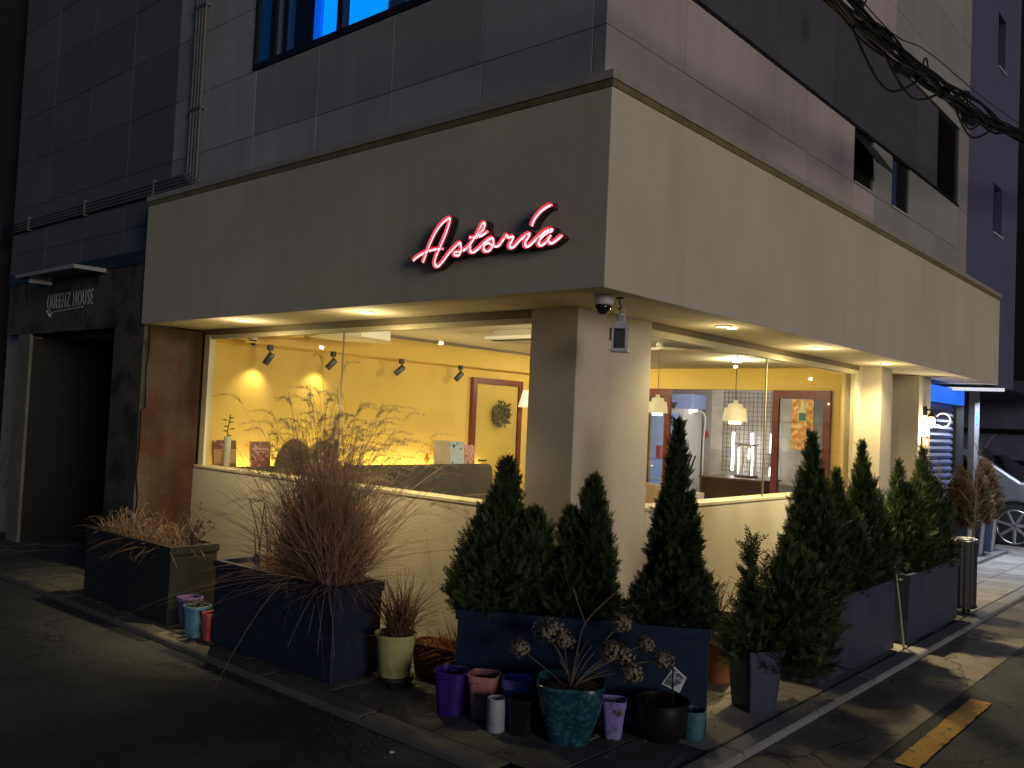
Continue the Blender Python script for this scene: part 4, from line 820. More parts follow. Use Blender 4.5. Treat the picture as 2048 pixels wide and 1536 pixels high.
pot('round_pot', 'small teal round pot at the right end of the row', [(.052, 0), (.058, .01), (.066, .10), (.066, .105), (.069, .108), (.069, .155)], .432, .395, pm('teal_plastic', (.065, .17, .21)), 28, 0, 0, .12, .055)
pot('square_pot', 'tapered slate grey square pot with a loose evergreen on the right', [(.098, 0), (.099, .004), (.124, .30), (.130, .302), (.135, .372)], .425, 1.155, M_slategrey, 40, .9, R(62), .30, .118)
pot('tall_pot', 'tall terracotta pot behind the tapered grey pot', [(.105, 0), (.115, .02), (.15, .36), (.165, .365), (.168, .43)], -.02, 1.52, mat('terracotta', (.30, .12, .05), .8, noise=(5, .25), fine=(40, .1)), 30, 0, 0, .38, .14)
# far narrow planters
for i, y in enumerate((9.35, 10.05, 10.75)):
    t = thing('narrow_planter', ['nearest of three narrow dark planters with browned evergreens by the car', 'middle of three narrow dark planters with browned evergreens by the car', 'farthest of three narrow dark planters with browned evergreens by the car'][i], 'planter', 'narrow planters with browned evergreens')
    obj('box', B().rbox(-.50, y, .05, .55, .15, .15, 0, .18, .18), M_slategrey, t, bevel=.004); obj('soil', B().rbox(-.50, y, .551, .556, .15, .15), M_soil, t)
    obj('face_board', B().add([(-.348, y - .10, .06), (-.348, y + .08, .06), (-.316, y + .09, .54), (-.316, y - .11, .54)], [(0, 1, 2, 3)]), mat('pale_board', (.36, .36, .37), .6), t)
struct('plinth', B().box(-.78, 9.0, .003, -.22, 11.2, .048), M_kerb)
# wheeled bin
bn = thing('wheeled_bin', 'dark ribbed bin on casters behind the slate planter with a white object on its rim', 'bin')
bx_, by_ = .47, 5.55
rb = [(.165 * (1 + (.03 if k % 2 else 0)) * math.cos(2 * math.pi * k / 48), .165 * (1 + (.03 if k % 2 else 0)) * math.sin(2 * math.pi * k / 48)) for k in range(48)]
obj('body', B().prism([(bx_ + a, by_ + b_) for a, b_ in rb], .09, .70), mat('bin_grey', (.026, .027, .031), .5, noise=(8, .15)), bn); obj('rim', B().lathe([(.170, .70), (.175, .705), (.175, .725), (.16, .728), (.155, .70)], bx_, by_, 0, 36), M_chrome, bn, smooth=True)
obj('base', B().lathe([(.17, .06), (.18, .065), (.18, .088), (.16, .089)], bx_, by_, 0, 28), M_black, bn)
for k in range(4): a = R(45 + 90 * k); cx, cy = bx_ + .12 * math.cos(a), by_ + .12 * math.sin(a); obj('caster', B().tube([(cx - .012, cy, .03), (cx + .012, cy, .03)], .029, 12), M_black, bn)
sp = thing('white_scoop', 'white plastic scoop lying on the bin rim', 'scoop'); obj('bowl', B().lathe([(.001, 0), (.02, .004), (.03, .02), (.026, .022), (.001, .006)], .60, 5.50, .728, 12), mat('bright_white', (.8, .8, .82), .4), sp, smooth=True); obj('handle', B().tube([(.59, 5.48, .74), (.52, 5.42, .735), (.46, 5.36, .73)], .008, 6), MATS['bright_white'], sp)
# leaning stick
tag(obj('stick', B().tube([(.585, 3.53, .0), (.57, 3.42, .4), (.56, 3.30, .75)], .011, 6), mat('pale_stick', (.40, .36, .30), .8)), 'pale wooden stick leaning between the two slate planters', 'stick')
# diamond markers
def marker(x, y, z, s, ang, label):
    t = thing('plant_marker', label, 'plant marker'); c, sn = math.cos(ang), math.sin(ang)
    def Q(u, v, d=0): return (x + u * c + d * sn, y + u * sn - d * c, z + v)
    poly = [(0, s), (s * .9, s * .25), (s * .45, -s * .85), (-s * .85, -s * .3)]
    obj('card', B().add([Q(u, v) for u, v in poly] + [Q(u, v, .003) for u, v in poly], [(3, 2, 1, 0), (4, 5, 6, 7), (0, 1, 5, 4), (1, 2, 6, 5), (2, 3, 7, 6), (3, 0, 4, 7)]), mat('card_white', (.62, .66, .68), .4), t)
    q = .84; obj('print', B().add([Q(u * q, v * q, .0045) for u, v in poly], [(0, 1, 2, 3)]), mat('card_print', (.10, .14, .15), .35, noise=(60, .6), tint=((.45, .52, .52), 45, .52, .6)), t)
    obj('corner_label', B().add([Q(u * .86, v * .86, .006) for u, v in ((s * .75, -s * .1), (s * .45, -s * .85), (-s * .15, -s * .6))], [(0, 1, 2)]), MATS['card_white'], t)
    obj('stake', B().tube([Q(-.005, s * .9, .008), Q(0, -s * 2.0, .008)], .003, 5), M_black, t)
marker(.395, .235, .335, .075, R(38), 'white diamond photo marker staked in the wide black pot'); marker(-2.62, -.42, .62, .06, R(25), 'white plant marker half buried at the left end of the navy planter')
tag(obj('bottle_cap', B().lathe([(.013, 0), (.015, .003), (.012, .006), (.0006, .007)], -.58, -.89, RZ + .001, 14), M_pale), 'small white bottle cap lying on the asphalt', 'litter')

# ------------------------------------------------------------------ plants
def unit(a): return a / np.linalg.norm(a, axis=1)[:, None]
def spray_template():
    q = []
    for i in range(4):
        t = .10 + i * .22; L_ = .46 * (1 - .5 * t)
        for sg in (-1, 1):
            a = R(36); dx, dy = math.cos(a), sg * math.sin(a); wv = .055
            q.append([(t, 0), (t + dx * L_ * .55 - dy * wv, dy * L_ * .55 + dx * wv), (t + dx * L_, dy * L_), (t + dx * L_ * .55 + dy * wv, dy * L_ * .55 - dx * wv)])
    q.append([(0, -.03), (1.1, -.03), (1.22, 0), (1.1, .03)])
    return np.array(q)                     # (9,4,2)
TPL = spray_template()
def sprays(P, D, L_, rs, name, droop=.25):
    n = len(P); D = unit(D); S = unit(np.cross(D, unit(rs.normal(0, 1, (n, 3)) + np.array([0, 0, .001])))); N = np.cross(D, S)
    t = TPL.reshape(-1, 2); k = len(t)
    u = t[:, 0][None, :, None]; v = t[:, 1][None, :, None]
    curl = rs.uniform(-.25, .35, (n, 1, 1))
    V = P[:, None, :] + L_[:, None, None] * (u * D[:, None, :] + v * S[:, None, :] + curl * u * u * N[:, None, :])
    V = V.reshape(-1, 3); F = np.arange(len(V)).reshape(-1, 4)
    return npmesh(name, V, F)
NM = 3.0
def conifer(label, x, y, z0, lobes, n, seed, m=M_thuja, Ls=(.035, .075), trunk=True, grp='conical evergreens in the planters', up=.55, cat='evergreen tree', fill=.45):
    """lobes: list of (dx,dy,zbase,ztop,radius,power)"""
    t = thing('evergreen', label, cat, grp); rs = np.random.RandomState(seed)
    Ps = []; Ds = []; Ls_ = []
    n = int(n * NM); tot = sum(l[4] * (l[3] - l[2]) for l in lobes)
    for dx, dy, zb, zt, rad, pw in lobes:
        k = int(n * rad * (zt - zb) / tot); h = rs.uniform(0, 1, int(k * 2.2)); prof = np.clip((1 - h ** 1.5) ** pw, 0, 1) * (np.minimum(1, .72 + h * 1.6)); keep = rs.uniform(0, 1, len(h)) < prof * .9 + .12; h = h[keep][:k]; k = len(h)
        prof = (1 - h ** 1.5) ** pw * np.minimum(1, .72 + h * 1.6)
        th = rs.uniform(0, 2 * np.pi, k); wob = 1 + .13 * np.sin(3 * th + 9 * h + seed) + .11 * np.sin(7 * th - 15 * h + seed * 2) + .10 * np.sin(13 * th + 31 * h) + rs.uniform(-.06, .12, k)
        q = rs.uniform(fill, 1, k) ** .6; L_ = rs.uniform(Ls[0], Ls[1], k); rr_ = np.maximum(prof * rad * wob * q - L_ * .55, .004)
        out = np.stack([np.cos(th), np.sin(th), np.zeros(k)], 1)
        P = out * rr_[:, None] + np.array([x + dx, y + dy, 0]); P[:, 2] = z0 + zb + h * (zt - zb) - L_ * .4
        D = out * (1 - .55 * h[:, None]) + rs.normal(0, .32, (k, 3)); D[:, 2] += up + .8 * h
        Ps.append(P); Ds.append(D); Ls_.append(L_)
    obj('crown', sprays(np.concatenate(Ps), np.concatenate(Ds), np.concatenate(Ls_), rs, 'crown'), m, t)
    if trunk:
        zt = z0 + max(l[3] for l in lobes); b = B().tube([(x, y, z0 - .03), (x + .01, y, z0 + (zt - z0) * .4), (x + lobes[0][0], y + lobes[0][1], zt - .12)], [.022, .016, .004], 8)
        rq = random.Random(seed)
        for k in range(14):
            h = .1 + .75 * k / 14; a = k * 2.4; zz = z0 + h * (zt - z0); L_ = lobes[0][4] * (1 - h) * .7
            b.tube([(x, y, zz), (x + math.cos(a) * L_, y + math.sin(a) * L_, zz + L_ * .8)], [.007, .002], 5)
        obj('trunk', b, M_bark, t)
    return t
cz = .51
conifer('broad conical evergreen with a side shoulder, left in the navy corner planter', -.76, .115, cz, [(0, 0, 0, .94, .14, .30), (-.03, -.02, 0, .72, .27, .38), (-.13, -.09, 0, .42, .19, .35), (.15, .10, 0, .64, .17, .33)], 3800, 11)
conifer('narrow rounded evergreen in the middle of the navy corner planter', -.325, .375, cz, [(.03, .02, 0, .86, .13, .28), (-.08, -.055, 0, .66, .115, .25), (.06, .045, 0, .60, .15, .36), (-.05, -.03, 0, .40, .18, .4)], 2600, 12)
conifer('tall slender evergreen at the right end of the navy corner planter', .13, .64, cz, [(.0, 0, .2, 1.23, .11, .40), (0, 0, 0, .80, .17, .42), (-.10, -.07, 0, .34, .17, .4), (.11, .06, 0, .40, .16, .4), (-.06, -.04, .38, .78, .09, .5), (.07, .045, .40, .80, .09, .5)], 3200, 13)
conifer('loose feathery evergreen growing from the tapered grey pot', .44, 1.22, .31, [(.07, .14, .02, .70, .24, .5), (-.07, -.06, .06, .74, .08, .8), (.16, .24, -.10, .62, .25, .4), (-.06, -.07, -.02, .44, .20, .5), (.10, .05, -.08, .3, .2, .4)], 1250, 14, Ls=(.05, .11), fill=.15, up=.4, m=mat('lighter_evergreen', (.055, .085, .026), .6, noise=(9, .45), fine=(70, .35), trans=.2, tint=((.09, .065, .025), 6, .60, .74)))
conifer('tall pointed evergreen, nearest in the right slate planter', .34, 2.15, .52, [(0, 0, 0, 1.18, .17, .55), (.03, -.03, 0, .92, .25, .45), (-.06, .16, 0, .72, .22, .4), (.1, -.08, 0, .5, .22, .4)], 3300, 15)
conifer('low evergreen between the two taller ones in the right slate planter', .33, 2.66, .52, [(0, 0, 0, .90, .14, .5), (.05, .05, 0, .66, .23, .4)], 1700, 16)
conifer('pointed evergreen at the far end of the first right slate planter', .36, 3.10, .52, [(0, 0, 0, 1.13, .14, .55), (.02, .05, 0, .88, .23, .45), (.05, .2, 0, .7, .2, .4)], 2400, 17)
conifer('shorter evergreen, near end of the second right slate planter', .37, 3.98, .53, [(0, 0, 0, .95, .14, .5), (.04, .05, 0, .75, .24, .4)], 1800, 18)
conifer('pointed evergreen, far end of the second right slate planter', .38, 4.62, .53, [(0, 0, 0, 1.08, .16, .5), (.03, .18, 0, .80, .24, .4), (0, -.15, 0, .78, .22, .4)], 2400, 19)
conifer('browned evergreen in the nearest narrow planter by the car', -.50, 9.35, .53, [(0, 0, 0, .78, .28, .35), (0.1, -.25, 0, .66, .24, .4)], 1200, 20, m=M_thujab, Ls=(.05, .10), grp='browned evergreens by the car')
conifer('browned evergreen in the middle narrow planter by the car', -.50, 10.05, .53, [(0, 0, 0, .84, .28, .35), (.06, .1, 0, .6, .24, .4)], 1200, 21, m=M_thujab, Ls=(.05, .10), grp='browned evergreens by the car')
conifer('browned evergreen in the farthest narrow planter by the car', -.50, 10.75, .53, [(0, 0, 0, .88, .27, .35)], 900, 22, m=M_thujab, Ls=(.05, .10), grp='browned evergreens by the car')
# blades: curved ribbons
def blades(c, n, L_, spread, seed, width=.0035, droop=.6, base=.05, segs=7, ry=None, lean=(0, 0), upmin=.25):
    rs = np.random.RandomState(seed); a = rs.uniform(0, 2 * np.pi, n); tilt = np.abs(rs.normal(0, spread, n)); tilt = np.clip(tilt, 0, 1.45)
    Ln = rs.uniform(L_[0], L_[1], n); d = np.stack([np.cos(a) * np.sin(tilt) + lean[0], np.sin(a) * np.sin(tilt) + lean[1], np.cos(tilt) + upmin * 0], 1); d = unit(d)
    P0 = np.stack([rs.uniform(-1, 1, n) * base, rs.uniform(-1, 1, n) * (ry or base), np.zeros(n)], 1) + np.array(c)
    dr = rs.uniform(.3, 1, n) * droop; side = unit(np.cross(d, np.array([0, 0, 1.0]) + rs.normal(0, .3, (n, 3)))); hz = d.copy(); hz[:, 2] = 0
    sway = rs.normal(0, .12, (n, 3))
    T = np.linspace(0, 1, segs + 1); Vs = []
    for t in T:
        p = P0 + d * (Ln * t)[:, None] + hz * (Ln * dr * .5 * t * t)[:, None] + sway * (Ln * t * t)[:, None]; p[:, 2] -= Ln * dr * .55 * t ** 2.4
        w_ = width * (1 - .85 * t) + .0006; Vs.append(p - side * w_); Vs.append(p + side * w_)
    V = np.stack(Vs, 1).reshape(-1, 3); k = 2 * (segs + 1); i = np.arange(n)[:, None] * k
    F = np.concatenate([np.stack([i[:, 0] + 2 * s, i[:, 0] + 2 * s + 1, i[:, 0] + 2 * s + 3, i[:, 0] + 2 * s + 2], 1) for s in range(segs)])
    tips = (Vs[-1] + Vs[-2]) / 2, (Vs[-3] + Vs[-4]) / 2
    return V, F, tips
def join(parts):
    V = []; F = []; o = 0
    for v, f in parts: V.append(v); F.append(f + o); o += len(v)
    return np.concatenate(V), np.concatenate(F)
gr_ = thing('ornamental_grass', 'big clump of reddish dry ornamental grass with feathery plumes', 'grass clump')
gc = (-1.93, -.35, .57)
a1 = blades(gc, 3000, (.35, 1.02), .45, 31, .0029, .42, .24, ry=.13); a2 = blades(gc, 1500, (.25, .62), .78, 32, .0029, .7, .26, ry=.14); a3 = blades((gc[0], gc[1] - .12, gc[2]), 70, (.5, .85), .75, 33, .0026, 1.3, .22, ry=.04, lean=(-.15, -.45))
V, F = join([a1[:2], a2[:2], a3[:2]]); obj('blades', npmesh('blades', V, F), M_grass, gr_)
st_ = blades((gc[0] + .0, gc[1], gc[2]), 300, (.75, 1.30), .28, 34, .0018, .34, .18, ry=.10)
obj('stalks', npmesh('stalks', st_[0], st_[1]), M_dry, gr_)
def plumes(tips, seed, L_=.18, n=30, hl=.038):
    rs = np.random.RandomState(seed); A, Bp = tips; out = []
    d = unit(A - Bp)
    for i in range(len(A)):
        t = np.linspace(0, 1, n); hz = d[i].copy(); hz[2] = 0; hz = hz / (np.linalg.norm(hz) + 1e-6)
        ax = A[i] + np.outer(t - .55, d[i]) * L_ + np.outer(t ** 2, hz) * L_ * .6; ax[:, 2] -= t ** 2 * L_ * .7
        for rep in range(3):
            q = ax + rs.normal(0, .003, ax.shape); e = unit(rs.normal(0, 1, (n, 3)) + d[i] * 1.2 + np.array([0, 0, -.5])) * (hl * (1 - .5 * t))[:, None] * rs.uniform(.5, 1.2, (n, 1)); s = unit(np.cross(e, rs.normal(0, 1, (n, 3)))) * .0013
            out.append(np.stack([q - s, q + s, q + e], 1))
    V = np.concatenate(out).reshape(-1, 3); return npmesh('plumes', V, np.arange(len(V)).reshape(-1, 3))
obj('plumes', plumes(st_[2], 35), M_plume, gr_)
# dead stems in the navy planter (left end) and charcoal planter litter
ds = thing('dead_shrub', 'thin bare upright stems at the left end of the navy planter', 'dead plant'); b = B(); rs = random.Random(12)
for k in range(7):
    x, y = -2.72 + rs.uniform(-.12, .2), -.30 + rs.uniform(-.08, .1); h = rs.uniform(.22, .52); l1, l2 = rs.uniform(-.12, .08), rs.uniform(-.05, .05)
    b.tube(catmull([(x, y, .55), (x + l1 * .3, y + l2 * .3, .55 + h * .5), (x + l1, y + l2, .55 + h)], 4), [.006 - .0003 * i for i in range(9)], 5)
obj('stems', b, M_bark, ds); v_ = blades((-2.5, -.32, .56), 130, (.15, .4), .7, 36, .0022, 1.0, .16, ry=.1); obj('dry_blades', npmesh('dry_blades', v_[0], v_[1]), M_grass, ds)
dg_ = thing('dry_grass', 'low tangle of dry grass and twigs filling the charcoal planter', 'dry grass')
v1 = blades((-4.28, -.38, .555), 750, (.10, .32), .95, 37, .003, 1.1, .60, ry=.15); obj('straw', npmesh('straw', v1[0], v1[1]), M_dry, dg_)
b = B(); rs = random.Random(5)
for k in range(46):
    x, y = -4.28 + rs.uniform(-.6, .6), -.38 + rs.uniform(-.13, .13); a = rs.uniform(0, 6.28); L_ = rs.uniform(.12, .34); h = rs.uniform(.05, .22)
    b.tube(catmull([(x, y, .56), (x + math.cos(a) * L_ * .5, y + math.sin(a) * L_ * .4, .57 + h), (x + math.cos(a) * L_, y + math.sin(a) * L_ * .7, .56 + h * rs.uniform(.2, 1.2))], 4), .0032, 4)
obj('twigs', b, M_twig, dg_)
def twigs(label, x, y, z, n, L_, seed, m=M_bark, leaf=True, spread=.7):
    t = thing('dead_shrub', label, 'dead plant'); b = B(); lb = B(); rs = random.Random(seed)
    for k in range(n):
        a = rs.uniform(0, 6.28); s = rs.uniform(0, spread); h = rs.uniform(.5, 1) * L_; d = Vector((math.cos(a) * s, math.sin(a) * s, 1)).normalized(); p = Vector((x, y, z)); pts = [p]
        for i in range(5): d = (d + Vector((rs.uniform(-.25, .25), rs.uniform(-.25, .25), rs.uniform(-.2, .05)))).normalized(); p = p + d * h / 5; pts.append(p)
        b.tube(pts, [.004, .0035, .003, .0025, .002, .0012], 5)
        for i in range(2, 6):
            e = pts[i] + Vector((rs.uniform(-1, 1), rs.uniform(-1, 1), rs.uniform(-.2, 1))).normalized() * h * .2; b.tube([pts[i], e], [.002, .001], 4)
            if leaf:
                for q in range(2): c = e + Vector((rs.uniform(-.01, .01), rs.uniform(-.01, .01), rs.uniform(-.01, .01))); u = Vector((rs.uniform(-1, 1), rs.uniform(-1, 1), rs.uniform(-1, 1))).normalized() * .014; v = u.orthogonal().normalized() * .006; lb.add([c - u, c + v, c + u, c - v], [(0, 1, 2, 3)])
    obj('stems', b, m, t)
    if leaf: obj('withered_leaves', lb, m, t)
    return t
twigs('withered twiggy shrub at the right end of the charcoal planter', -3.66, -.33, .56, 14, .36, 41, spread=.9)
g2 = thing('potted_grass', 'dry grass tuft growing from the yellow-green pot', 'dry grass'); v1 = blades((-1.325, -.20, .30), 330, (.25, .55), .5, 43, .0026, .9, .06); obj('blades', npmesh('blades', v1[0], v1[1]), mat('brown_grass', (.17, .095, .06), .85, noise=(6, .35), trans=.2), g2)
g3 = thing('trough_grass', 'matted dry grass in the maroon trough', 'dry grass'); v1 = blades((-1.20, .13, .175), 420, (.06, .2), 1.0, 44, .003, 1.0, .2, ry=.07); obj('blades', npmesh('blades', v1[0], v1[1]), mat('orange_straw', (.30, .14, .06), .85, noise=(6, .35), trans=.2), g3)
g4 = thing('trough_shrub', 'thin dry stems leaning over the cream wall behind the maroon trough', 'dry grass'); v1 = blades((-1.05, .14, .18), 60, (.25, .5), .6, 46, .0026, .9, .12, ry=.05); obj('stems', npmesh('stems', v1[0], v1[1]), M_bark, g4)
twigs('thin bare twigs growing from the tall terracotta pot', -.02, 1.52, .38, 16, .34, 45, leaf=False, spread=.35)
# dried hydrangea
hy_ = thing('dried_hydrangea', 'dried hydrangea with brown flower heads in the turquoise glazed pot', 'dead plant')
heads = [(-.33, -.20, .43, .055), (-.20, -.11, .545, .085), (-.12, -.075, .50, .06), (.10, .16, .60, .06), (.13, .035, .47, .065), (.185, .06, .455, .055), (.235, .20, .50, .05), (.26, .03, .385, .058), (.345, .20, .44, .058), (.155, .06, .165, .045)]
b = B(); base = Vector((-.022, -.13, .265)); rs = random.Random(8)
for hx_, hy2, hz_, r_ in heads[:-1]:
    p = Vector((hx_, hy2, hz_)); mid = (base * .55 + p * .45) + Vector((rs.uniform(-.03, .03), rs.uniform(-.03, .03), rs.uniform(-.02, .05))); b.tube(catmull([base + Vector((rs.uniform(-.03, .03), rs.uniform(-.03, .03), 0)), mid, p], 5), .0032, 5)
for q in range(10):
    a = rs.uniform(0, 6.28); L_ = rs.uniform(.1, .34); b.tube(catmull([base, base + Vector((math.cos(a) * L_ * .2, math.sin(a) * L_ * .2, L_ * .6)), base + Vector((math.cos(a) * L_ * .5, math.sin(a) * L_ * .5, L_))], 4), .0026, 4)
b.tube(catmull([base, base + Vector((.02, .02, .2)), base + Vector((.05, .05, .36)), base + Vector((.16, .15, .52))], 5), .0035, 5)
b.tube([base + Vector((.05, .05, .34)), base + Vector((.02, .02, .44)), base + Vector((-.01, .0, .54))], .003, 4)
obj('stems', b, M_twig, hy_)
for i, (hx_, hy2, hz_, r_) in enumerate(heads):
    rs_ = np.random.RandomState(60 + i); r_ = r_ * 1.08; n = 230; N = unit(rs_.normal(0, 1, (n, 3))); P = np.array([hx_, hy2, hz_]) + N * r_ * rs_.uniform(.35, 1.12, (n, 1)) * np.array([1, 1, .8]); U = unit(np.cross(N, rs_.normal(0, 1, (n, 3)))); W = np.cross(N, U); s = rs_.uniform(.008, .015, (n, 1)); c = N * .004
    V = np.stack([P - U * s, P - W * s * .8 + c, P + U * s, P + W * s * .8 + c], 1).reshape(-1, 3); obj('flower_head', npmesh('flower_head', V, np.arange(4 * n).reshape(-1, 4)), M_hyd, hy_)
# bare saplings on the right
def sapling(label, x, y, z, H, seed, m=M_twig, n=8):
    t = thing('bare_sapling', label, 'bare tree', 'bare saplings on the right'); rs = random.Random(seed); b = B(); pts = [Vector((x, y, z))]
    for i in range(7): pts.append(pts[-1] + Vector((rs.uniform(-.02, .02), rs.uniform(-.02, .02), H / 7)))
    b.tube(pts, [.011 - .0012 * i for i in range(8)], 6)
    for k in range(n):
        p = pts[2 + k % 5]; a = rs.uniform(0, 6.28); L_ = rs.uniform(.15, .4); e = p + Vector((math.cos(a) * .5, math.sin(a) * .5, .8)).normalized() * L_; b.tube([p, (p + e) / 2 + Vector((rs.uniform(-.02, .02), 0, 0)), e], [.005, .0035, .0015], 5)
        for q in range(3): f = p.lerp(e, .4 + .2 * q); b.tube([f, f + Vector((rs.uniform(-.12, .12), rs.uniform(-.12, .12), rs.uniform(.03, .14)))], [.002, .001], 4)
    obj('branches', b, m, t); return t
sapling('bare pale sapling rising beside the wheeled bin', .44, 5.16, .5, .95, 71, n=12); sapling('bare branching sapling in front of the dark shutter post', -.1, 8.6, .0, 1.75, 72, n=16)

# ------------------------------------------------------------------ overhead cables, neighbours, car
cb = thing('overhead_cables', 'sagging bundle of black overhead cables crossing the right upper wall', 'cables'); rs = random.Random(21); M_cab = mat('black_cable', (.014, .014, .014), .5)
base_p = [(.95, -6.0, 4.9), (.95, -1.5, 4.25), (.95, .63, 4.12), (.95, 1.51, 4.16), (.95, 2.56, 4.27), (.95, 3.64, 4.37), (.95, 4.65, 4.51), (.95, 5.64, 4.66), (.95, 12, 5.7)]
for k in range(13):
    o_ = [(rs.uniform(-.07, .07), rs.uniform(-.10, .10) * (1.0 if 2 < i < 6 else .8)) for i in range(9)]
    P = catmull([(x + o_[i][0], y, z + o_[i][1] * (.6 if i != 4 else .25)) for i, (x, y, z) in enumerate(base_p)], 6)
    obj('cable', B().tube(P, rs.choice([.007, .01, .014]), 6), M_cab, cb, smooth=True)
for k in range(4):
    y0, y1 = ((.9, 2.5), (1.4, 3.0), (3.2, 4.2), (3.0, 4.5))[k]; zz = 4.14 + (y0 - .9) * .09
    obj('slack_loop', B().tube(catmull([(.95, y0, zz), (.93, (y0 + y1) / 2, zz - (.22, .16, .12, .15)[k]), (.95, y1, zz + .14)], 8), .009, 6), M_cab, cb, smooth=True)
obj('messenger_wire', B().tube(catmull([(.96, -6, 5.05), (.96, .7, 4.30), (.96, 2.6, 4.44), (.96, 5.6, 4.78), (.96, 12, 5.85)], 6), .004, 5), M_chrome, cb)
for y, z in ((2.45, 4.32), (3.5, 4.42), (3.58, 4.44)): obj('cable_coil', B().tube([(.95, y + .055 * math.cos(t), z + .055 * math.sin(t)) for t in np.linspace(0, 6.28, 17)], .006, 5), M_cab, cb)
for y, z in ((1.95, 4.12), (2.95, 4.26), (3.6, 4.26)): obj('splice_box', B().tube([(.95, y - .12, z - .02), (.95, y + .12, z + .02)], [.03, .03], 10), M_cab, cb)
dl_ = thing('hanging_lamp', 'small dark glass bulb hanging at the top edge against the upper wall', 'lamp'); obj('bulb', B().lathe([(.001, -.07), (.015, -.05), (.035, 0), (.04, .04), (.02, .09), (.012, .14)], .3, 2.97, 5.17, 16), mat('dark_glass', (.03, .03, .03), .1, coat=1), dl_, smooth=True); obj('cord', B().tube([(.3, 2.97, 5.3), (.3, 2.97, 9.5)], .004, 5), M_cab, dl_)
# neighbouring buildings, and a dark one added to hide the sky
nbld = thing('blue_grey_building', 'blue-grey neighbouring building with small windows at the right edge', 'building')
M_bg = mat('bluegrey_panel', (.115, .115, .20), .6, noise=(1.5, .1), fine=(30, .05))
NW = [(9.87, 10.40, 4.70, 5.42), (9.95, 10.4, 7.15, 7.95)]
def wall_holes(y0, y1, z0, z1, holes, x, th):
    b = B(); yc = sorted({y0, y1, *[h[0] for h in holes], *[h[1] for h in holes]}); zc = sorted({z0, z1, *[h[2] for h in holes], *[h[3] for h in holes]})
    for i in range(len(yc) - 1):
        for j in range(len(zc) - 1):
            my, mz = (yc[i] + yc[i + 1]) / 2, (zc[j] + zc[j + 1]) / 2
            if any(h[0] < my < h[1] and h[2] < mz < h[3] for h in holes): continue
            b.box(x - th, yc[i], zc[j], x, yc[i + 1], zc[j + 1])
    return b
obj('wall', wall_holes(8.31, 11.4, 2.50, 11, NW, -.25, .12), M_bg, nbld)
for i, (a, b_, c, d) in enumerate(NW):
    wn = obj('window', B().box(-.40, a, c, -.371, b_, d), M_black, nbld); obj('pane', B().box(-.3705, a + .05, c + .05, -.366, b_ - .05, d - .05), emit('pane_blue%d' % i, (.10, .22, .55) if i == 0 else (.2, .2, .3), .28 if i == 0 else .08, (.1, .1, .12)), wn)
    obj('sill', B().box(-.36, a, c - .02, -.22, b_, c), M_pale, wn)
obj('underside', B().box(-2.5, 8.31, 2.47, -.251, 15.5, 2.499), M_black, nbld)
obj('carport_back_wall', B().box(-6, 15.5, 0, 9, 15.7, 2.9), mat('mauve_block', (.16, .15, .22), .8, noise=(2, .2)), nbld)
for z in (.9, 1.5): obj('pipe', B().tube([(-6, 15.44, z + .4), (6, 15.44, z + .4)], .05, 8), M_black, nbld)
db = thing('dark_brick_building', 'unlit brick building behind the carport at the far right', 'building'); obj('wall', B().box(-3, 15.8, 0, 12, 17, 14), mat('dark_brick', (.035, .028, .026), .9, noise=(3, .3), fine=(20, .3)), db); obj('roof', B().box(-3.2, 15.7, 14.001, 12.2, 17.2, 14.2), M_black, db)
lb_ = thing('added_dark_building', 'added unlit building hiding the sky at the far left edge', 'building'); obj('wall', B().box(-22, -.2, 0, -10.2, 8, 14), mat('black_wall', (.008, .008, .009), .9), lb_); obj('roof', B().box(-22.2, -.4, 14.001, -10.0, 8.2, 14.2), M_black, lb_)  # black block added so the left strip stays dark instead of showing sky
twigs('bare twigs of a bush by the tile wall at the left edge', -9.2, -.02, .02, 16, 1.9, 77, leaf=False, spread=.35)
# parked car, nose to the right
car = thing('parked_car', 'silver car parked in the carport at the right edge', 'car'); M_sil = mat('silver_paint', (.30, .30, .32), .32, metal=.7, coat=.8); y0, y1 = 12.35, 14.1
prof = [(-3.9, .35), (-3.95, .75), (-3.75, 1.02), (-3.2, 1.10), (-2.6, 1.50), (-2.2, 1.58), (-1.2, 1.56), (-.95, 1.45), (-.35, 1.06), (.15, .99), (.42, .88), (.52, .66), (.52, .35), (.46, .24)]
def arch(cx, r): return [(cx + r * math.cos(t), .27 + r * math.sin(t)) for t in np.linspace(0, math.pi, 13)]
poly = prof + arch(-.42, .45) + arch(-3.05, .45) + [(-3.9, .24)]
obj('body', B().prism_y(poly, y0, y1), M_sil, car, bevel=.05)
obj('side_window', B().prism_y([(-2.55, 1.10), (-2.2, 1.48), (-1.25, 1.47), (-.62, 1.10)], y0 - .006, y0 + .01), mat('car_glass', (.01, .01, .012), .05), car)
obj('windscreen', B().add([(-.92, y0 + .12, 1.452), (-.92, y1 - .12, 1.452), (-.36, y1 - .06, 1.085), (-.36, y0 + .06, 1.085)], [(0, 1, 2, 3)]), MATS['car_glass'], car)
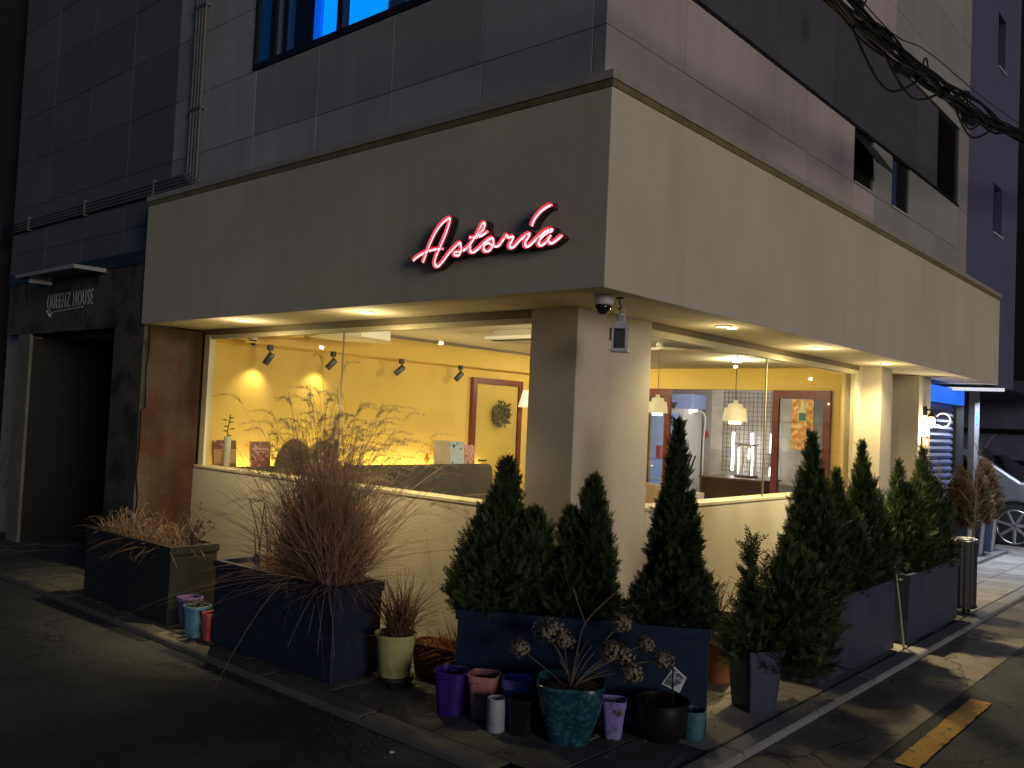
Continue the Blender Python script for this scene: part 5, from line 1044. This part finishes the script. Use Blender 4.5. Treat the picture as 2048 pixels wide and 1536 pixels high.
for cx in (-.42, -3.05):
    wh = obj('wheel', B().tube([(cx, y0 + .02, .31), (cx, y0 + .22, .31)], .28, 28), M_black, car)
    obj('tyre', B().tube([(cx, y0 - .01, .31), (cx, y0 + .005, .31), (cx, y0 + .2, .31), (cx, y0 + .21, .31)], [.345, .37, .37, .345], 32), mat('tyre_rubber', (.012, .012, .012), .8), wh, smooth=True, auto=40)
    obj('rim', B().tube([(cx + .27 * math.cos(t), y0 - .012, .31 + .27 * math.sin(t)) for t in np.linspace(0, 2 * math.pi, 33)], .018, 8), M_chrome, wh, smooth=True)
    for k in range(7): a = k * 2 * math.pi / 7 + .2; obj('spoke', B().tube([(cx + .03 * math.cos(a), y0 - .02, .31 + .03 * math.sin(a)), (cx + .265 * math.cos(a), y0 - .014, .31 + .265 * math.sin(a))], [.035, .024], 6), mat('alloy', (.28, .28, .30), .4, metal=.7), wh)
    obj('hub', B().tube([(cx, y0 - .03, .31), (cx, y0, .31)], .055, 14), MATS['alloy'], wh)
obj('headlight', B().prism_y([(.30, .72), (.46, .70), (.44, .84), (.25, .90)], y0 - .008, y0 + .05), M_pale, car); obj('bumper', B().box(.44, y0 + .03, .27, .56, y1 - .03, .52), mat('bumper_dark', (.03, .03, .032), .6), car)
obj('mirror', B().rbox(-.72, y0 - .08, 1.05, 1.18, .05, .08), M_sil, car, bevel=.02)

# fallen leaves and crumbs on the pavement
lt_ = B(); rs = random.Random(99)
for k in range(90):
    if k % 3 == 0: x, y = rs.uniform(.1, .58), rs.uniform(-.3, 1.9)
    elif k % 3 == 1: x, y = rs.uniform(-3.4, .5), rs.uniform(-.58, -.38)
    else: x, y = rs.uniform(-1.2, .5), rs.uniform(-.58, .1)
    a = rs.uniform(0, 6.28); L_ = rs.uniform(.006, .024); u = Vector((math.cos(a), math.sin(a), 0)) * L_; v = Vector((-math.sin(a), math.cos(a), 0)) * L_ * .35; c = Vector((x, y, .006)); h = Vector((0, 0, rs.uniform(.002, .008)))
    lt_.add([c - u, c + v + h, c + u + h * .5, c - v], [(0, 1, 2, 3)])
o = obj('leaf_litter', lt_, mat('dead_leaf', (.16, .11, .07), .9, noise=(40, .4))); o['kind'] = 'stuff'; tag(o, 'scattered dry leaves and crumbs on the paving', 'leaves')
car.location.x = .05

# grit and small stones in the road along the kerbs
gt = B(); rs = random.Random(123)
for k in range(420):
    if k % 2: x, y = rs.uniform(-6, .6), -.76 - abs(rs.gauss(0, .14))
    elif k % 4 == 0: x, y = .745 + abs(rs.gauss(0, .12)), rs.uniform(-.5, 8)
    else: x, y = rs.uniform(-5, 3), rs.uniform(-2.6, -.8)
    r_ = rs.uniform(.002, .006); c = Vector((x, y, RZ + .006)); vs_ = [c + Vector((rs.uniform(.6, 1) * r_ * math.cos(a), rs.uniform(.6, 1) * r_ * math.sin(a), 0)) for a in (0, 1.57, 3.14, 4.71)]
    gt.add(vs_ + [c + Vector((0, 0, r_ * .9))], [(0, 1, 4), (1, 2, 4), (2, 3, 4), (3, 0, 4)])
o = obj('grit', gt, mat('grit_stone', (.22, .21, .20), .9, noise=(60, .4))); o['kind'] = 'stuff'; tag(o, 'loose grit lying on the asphalt along the kerbs', 'gravel')
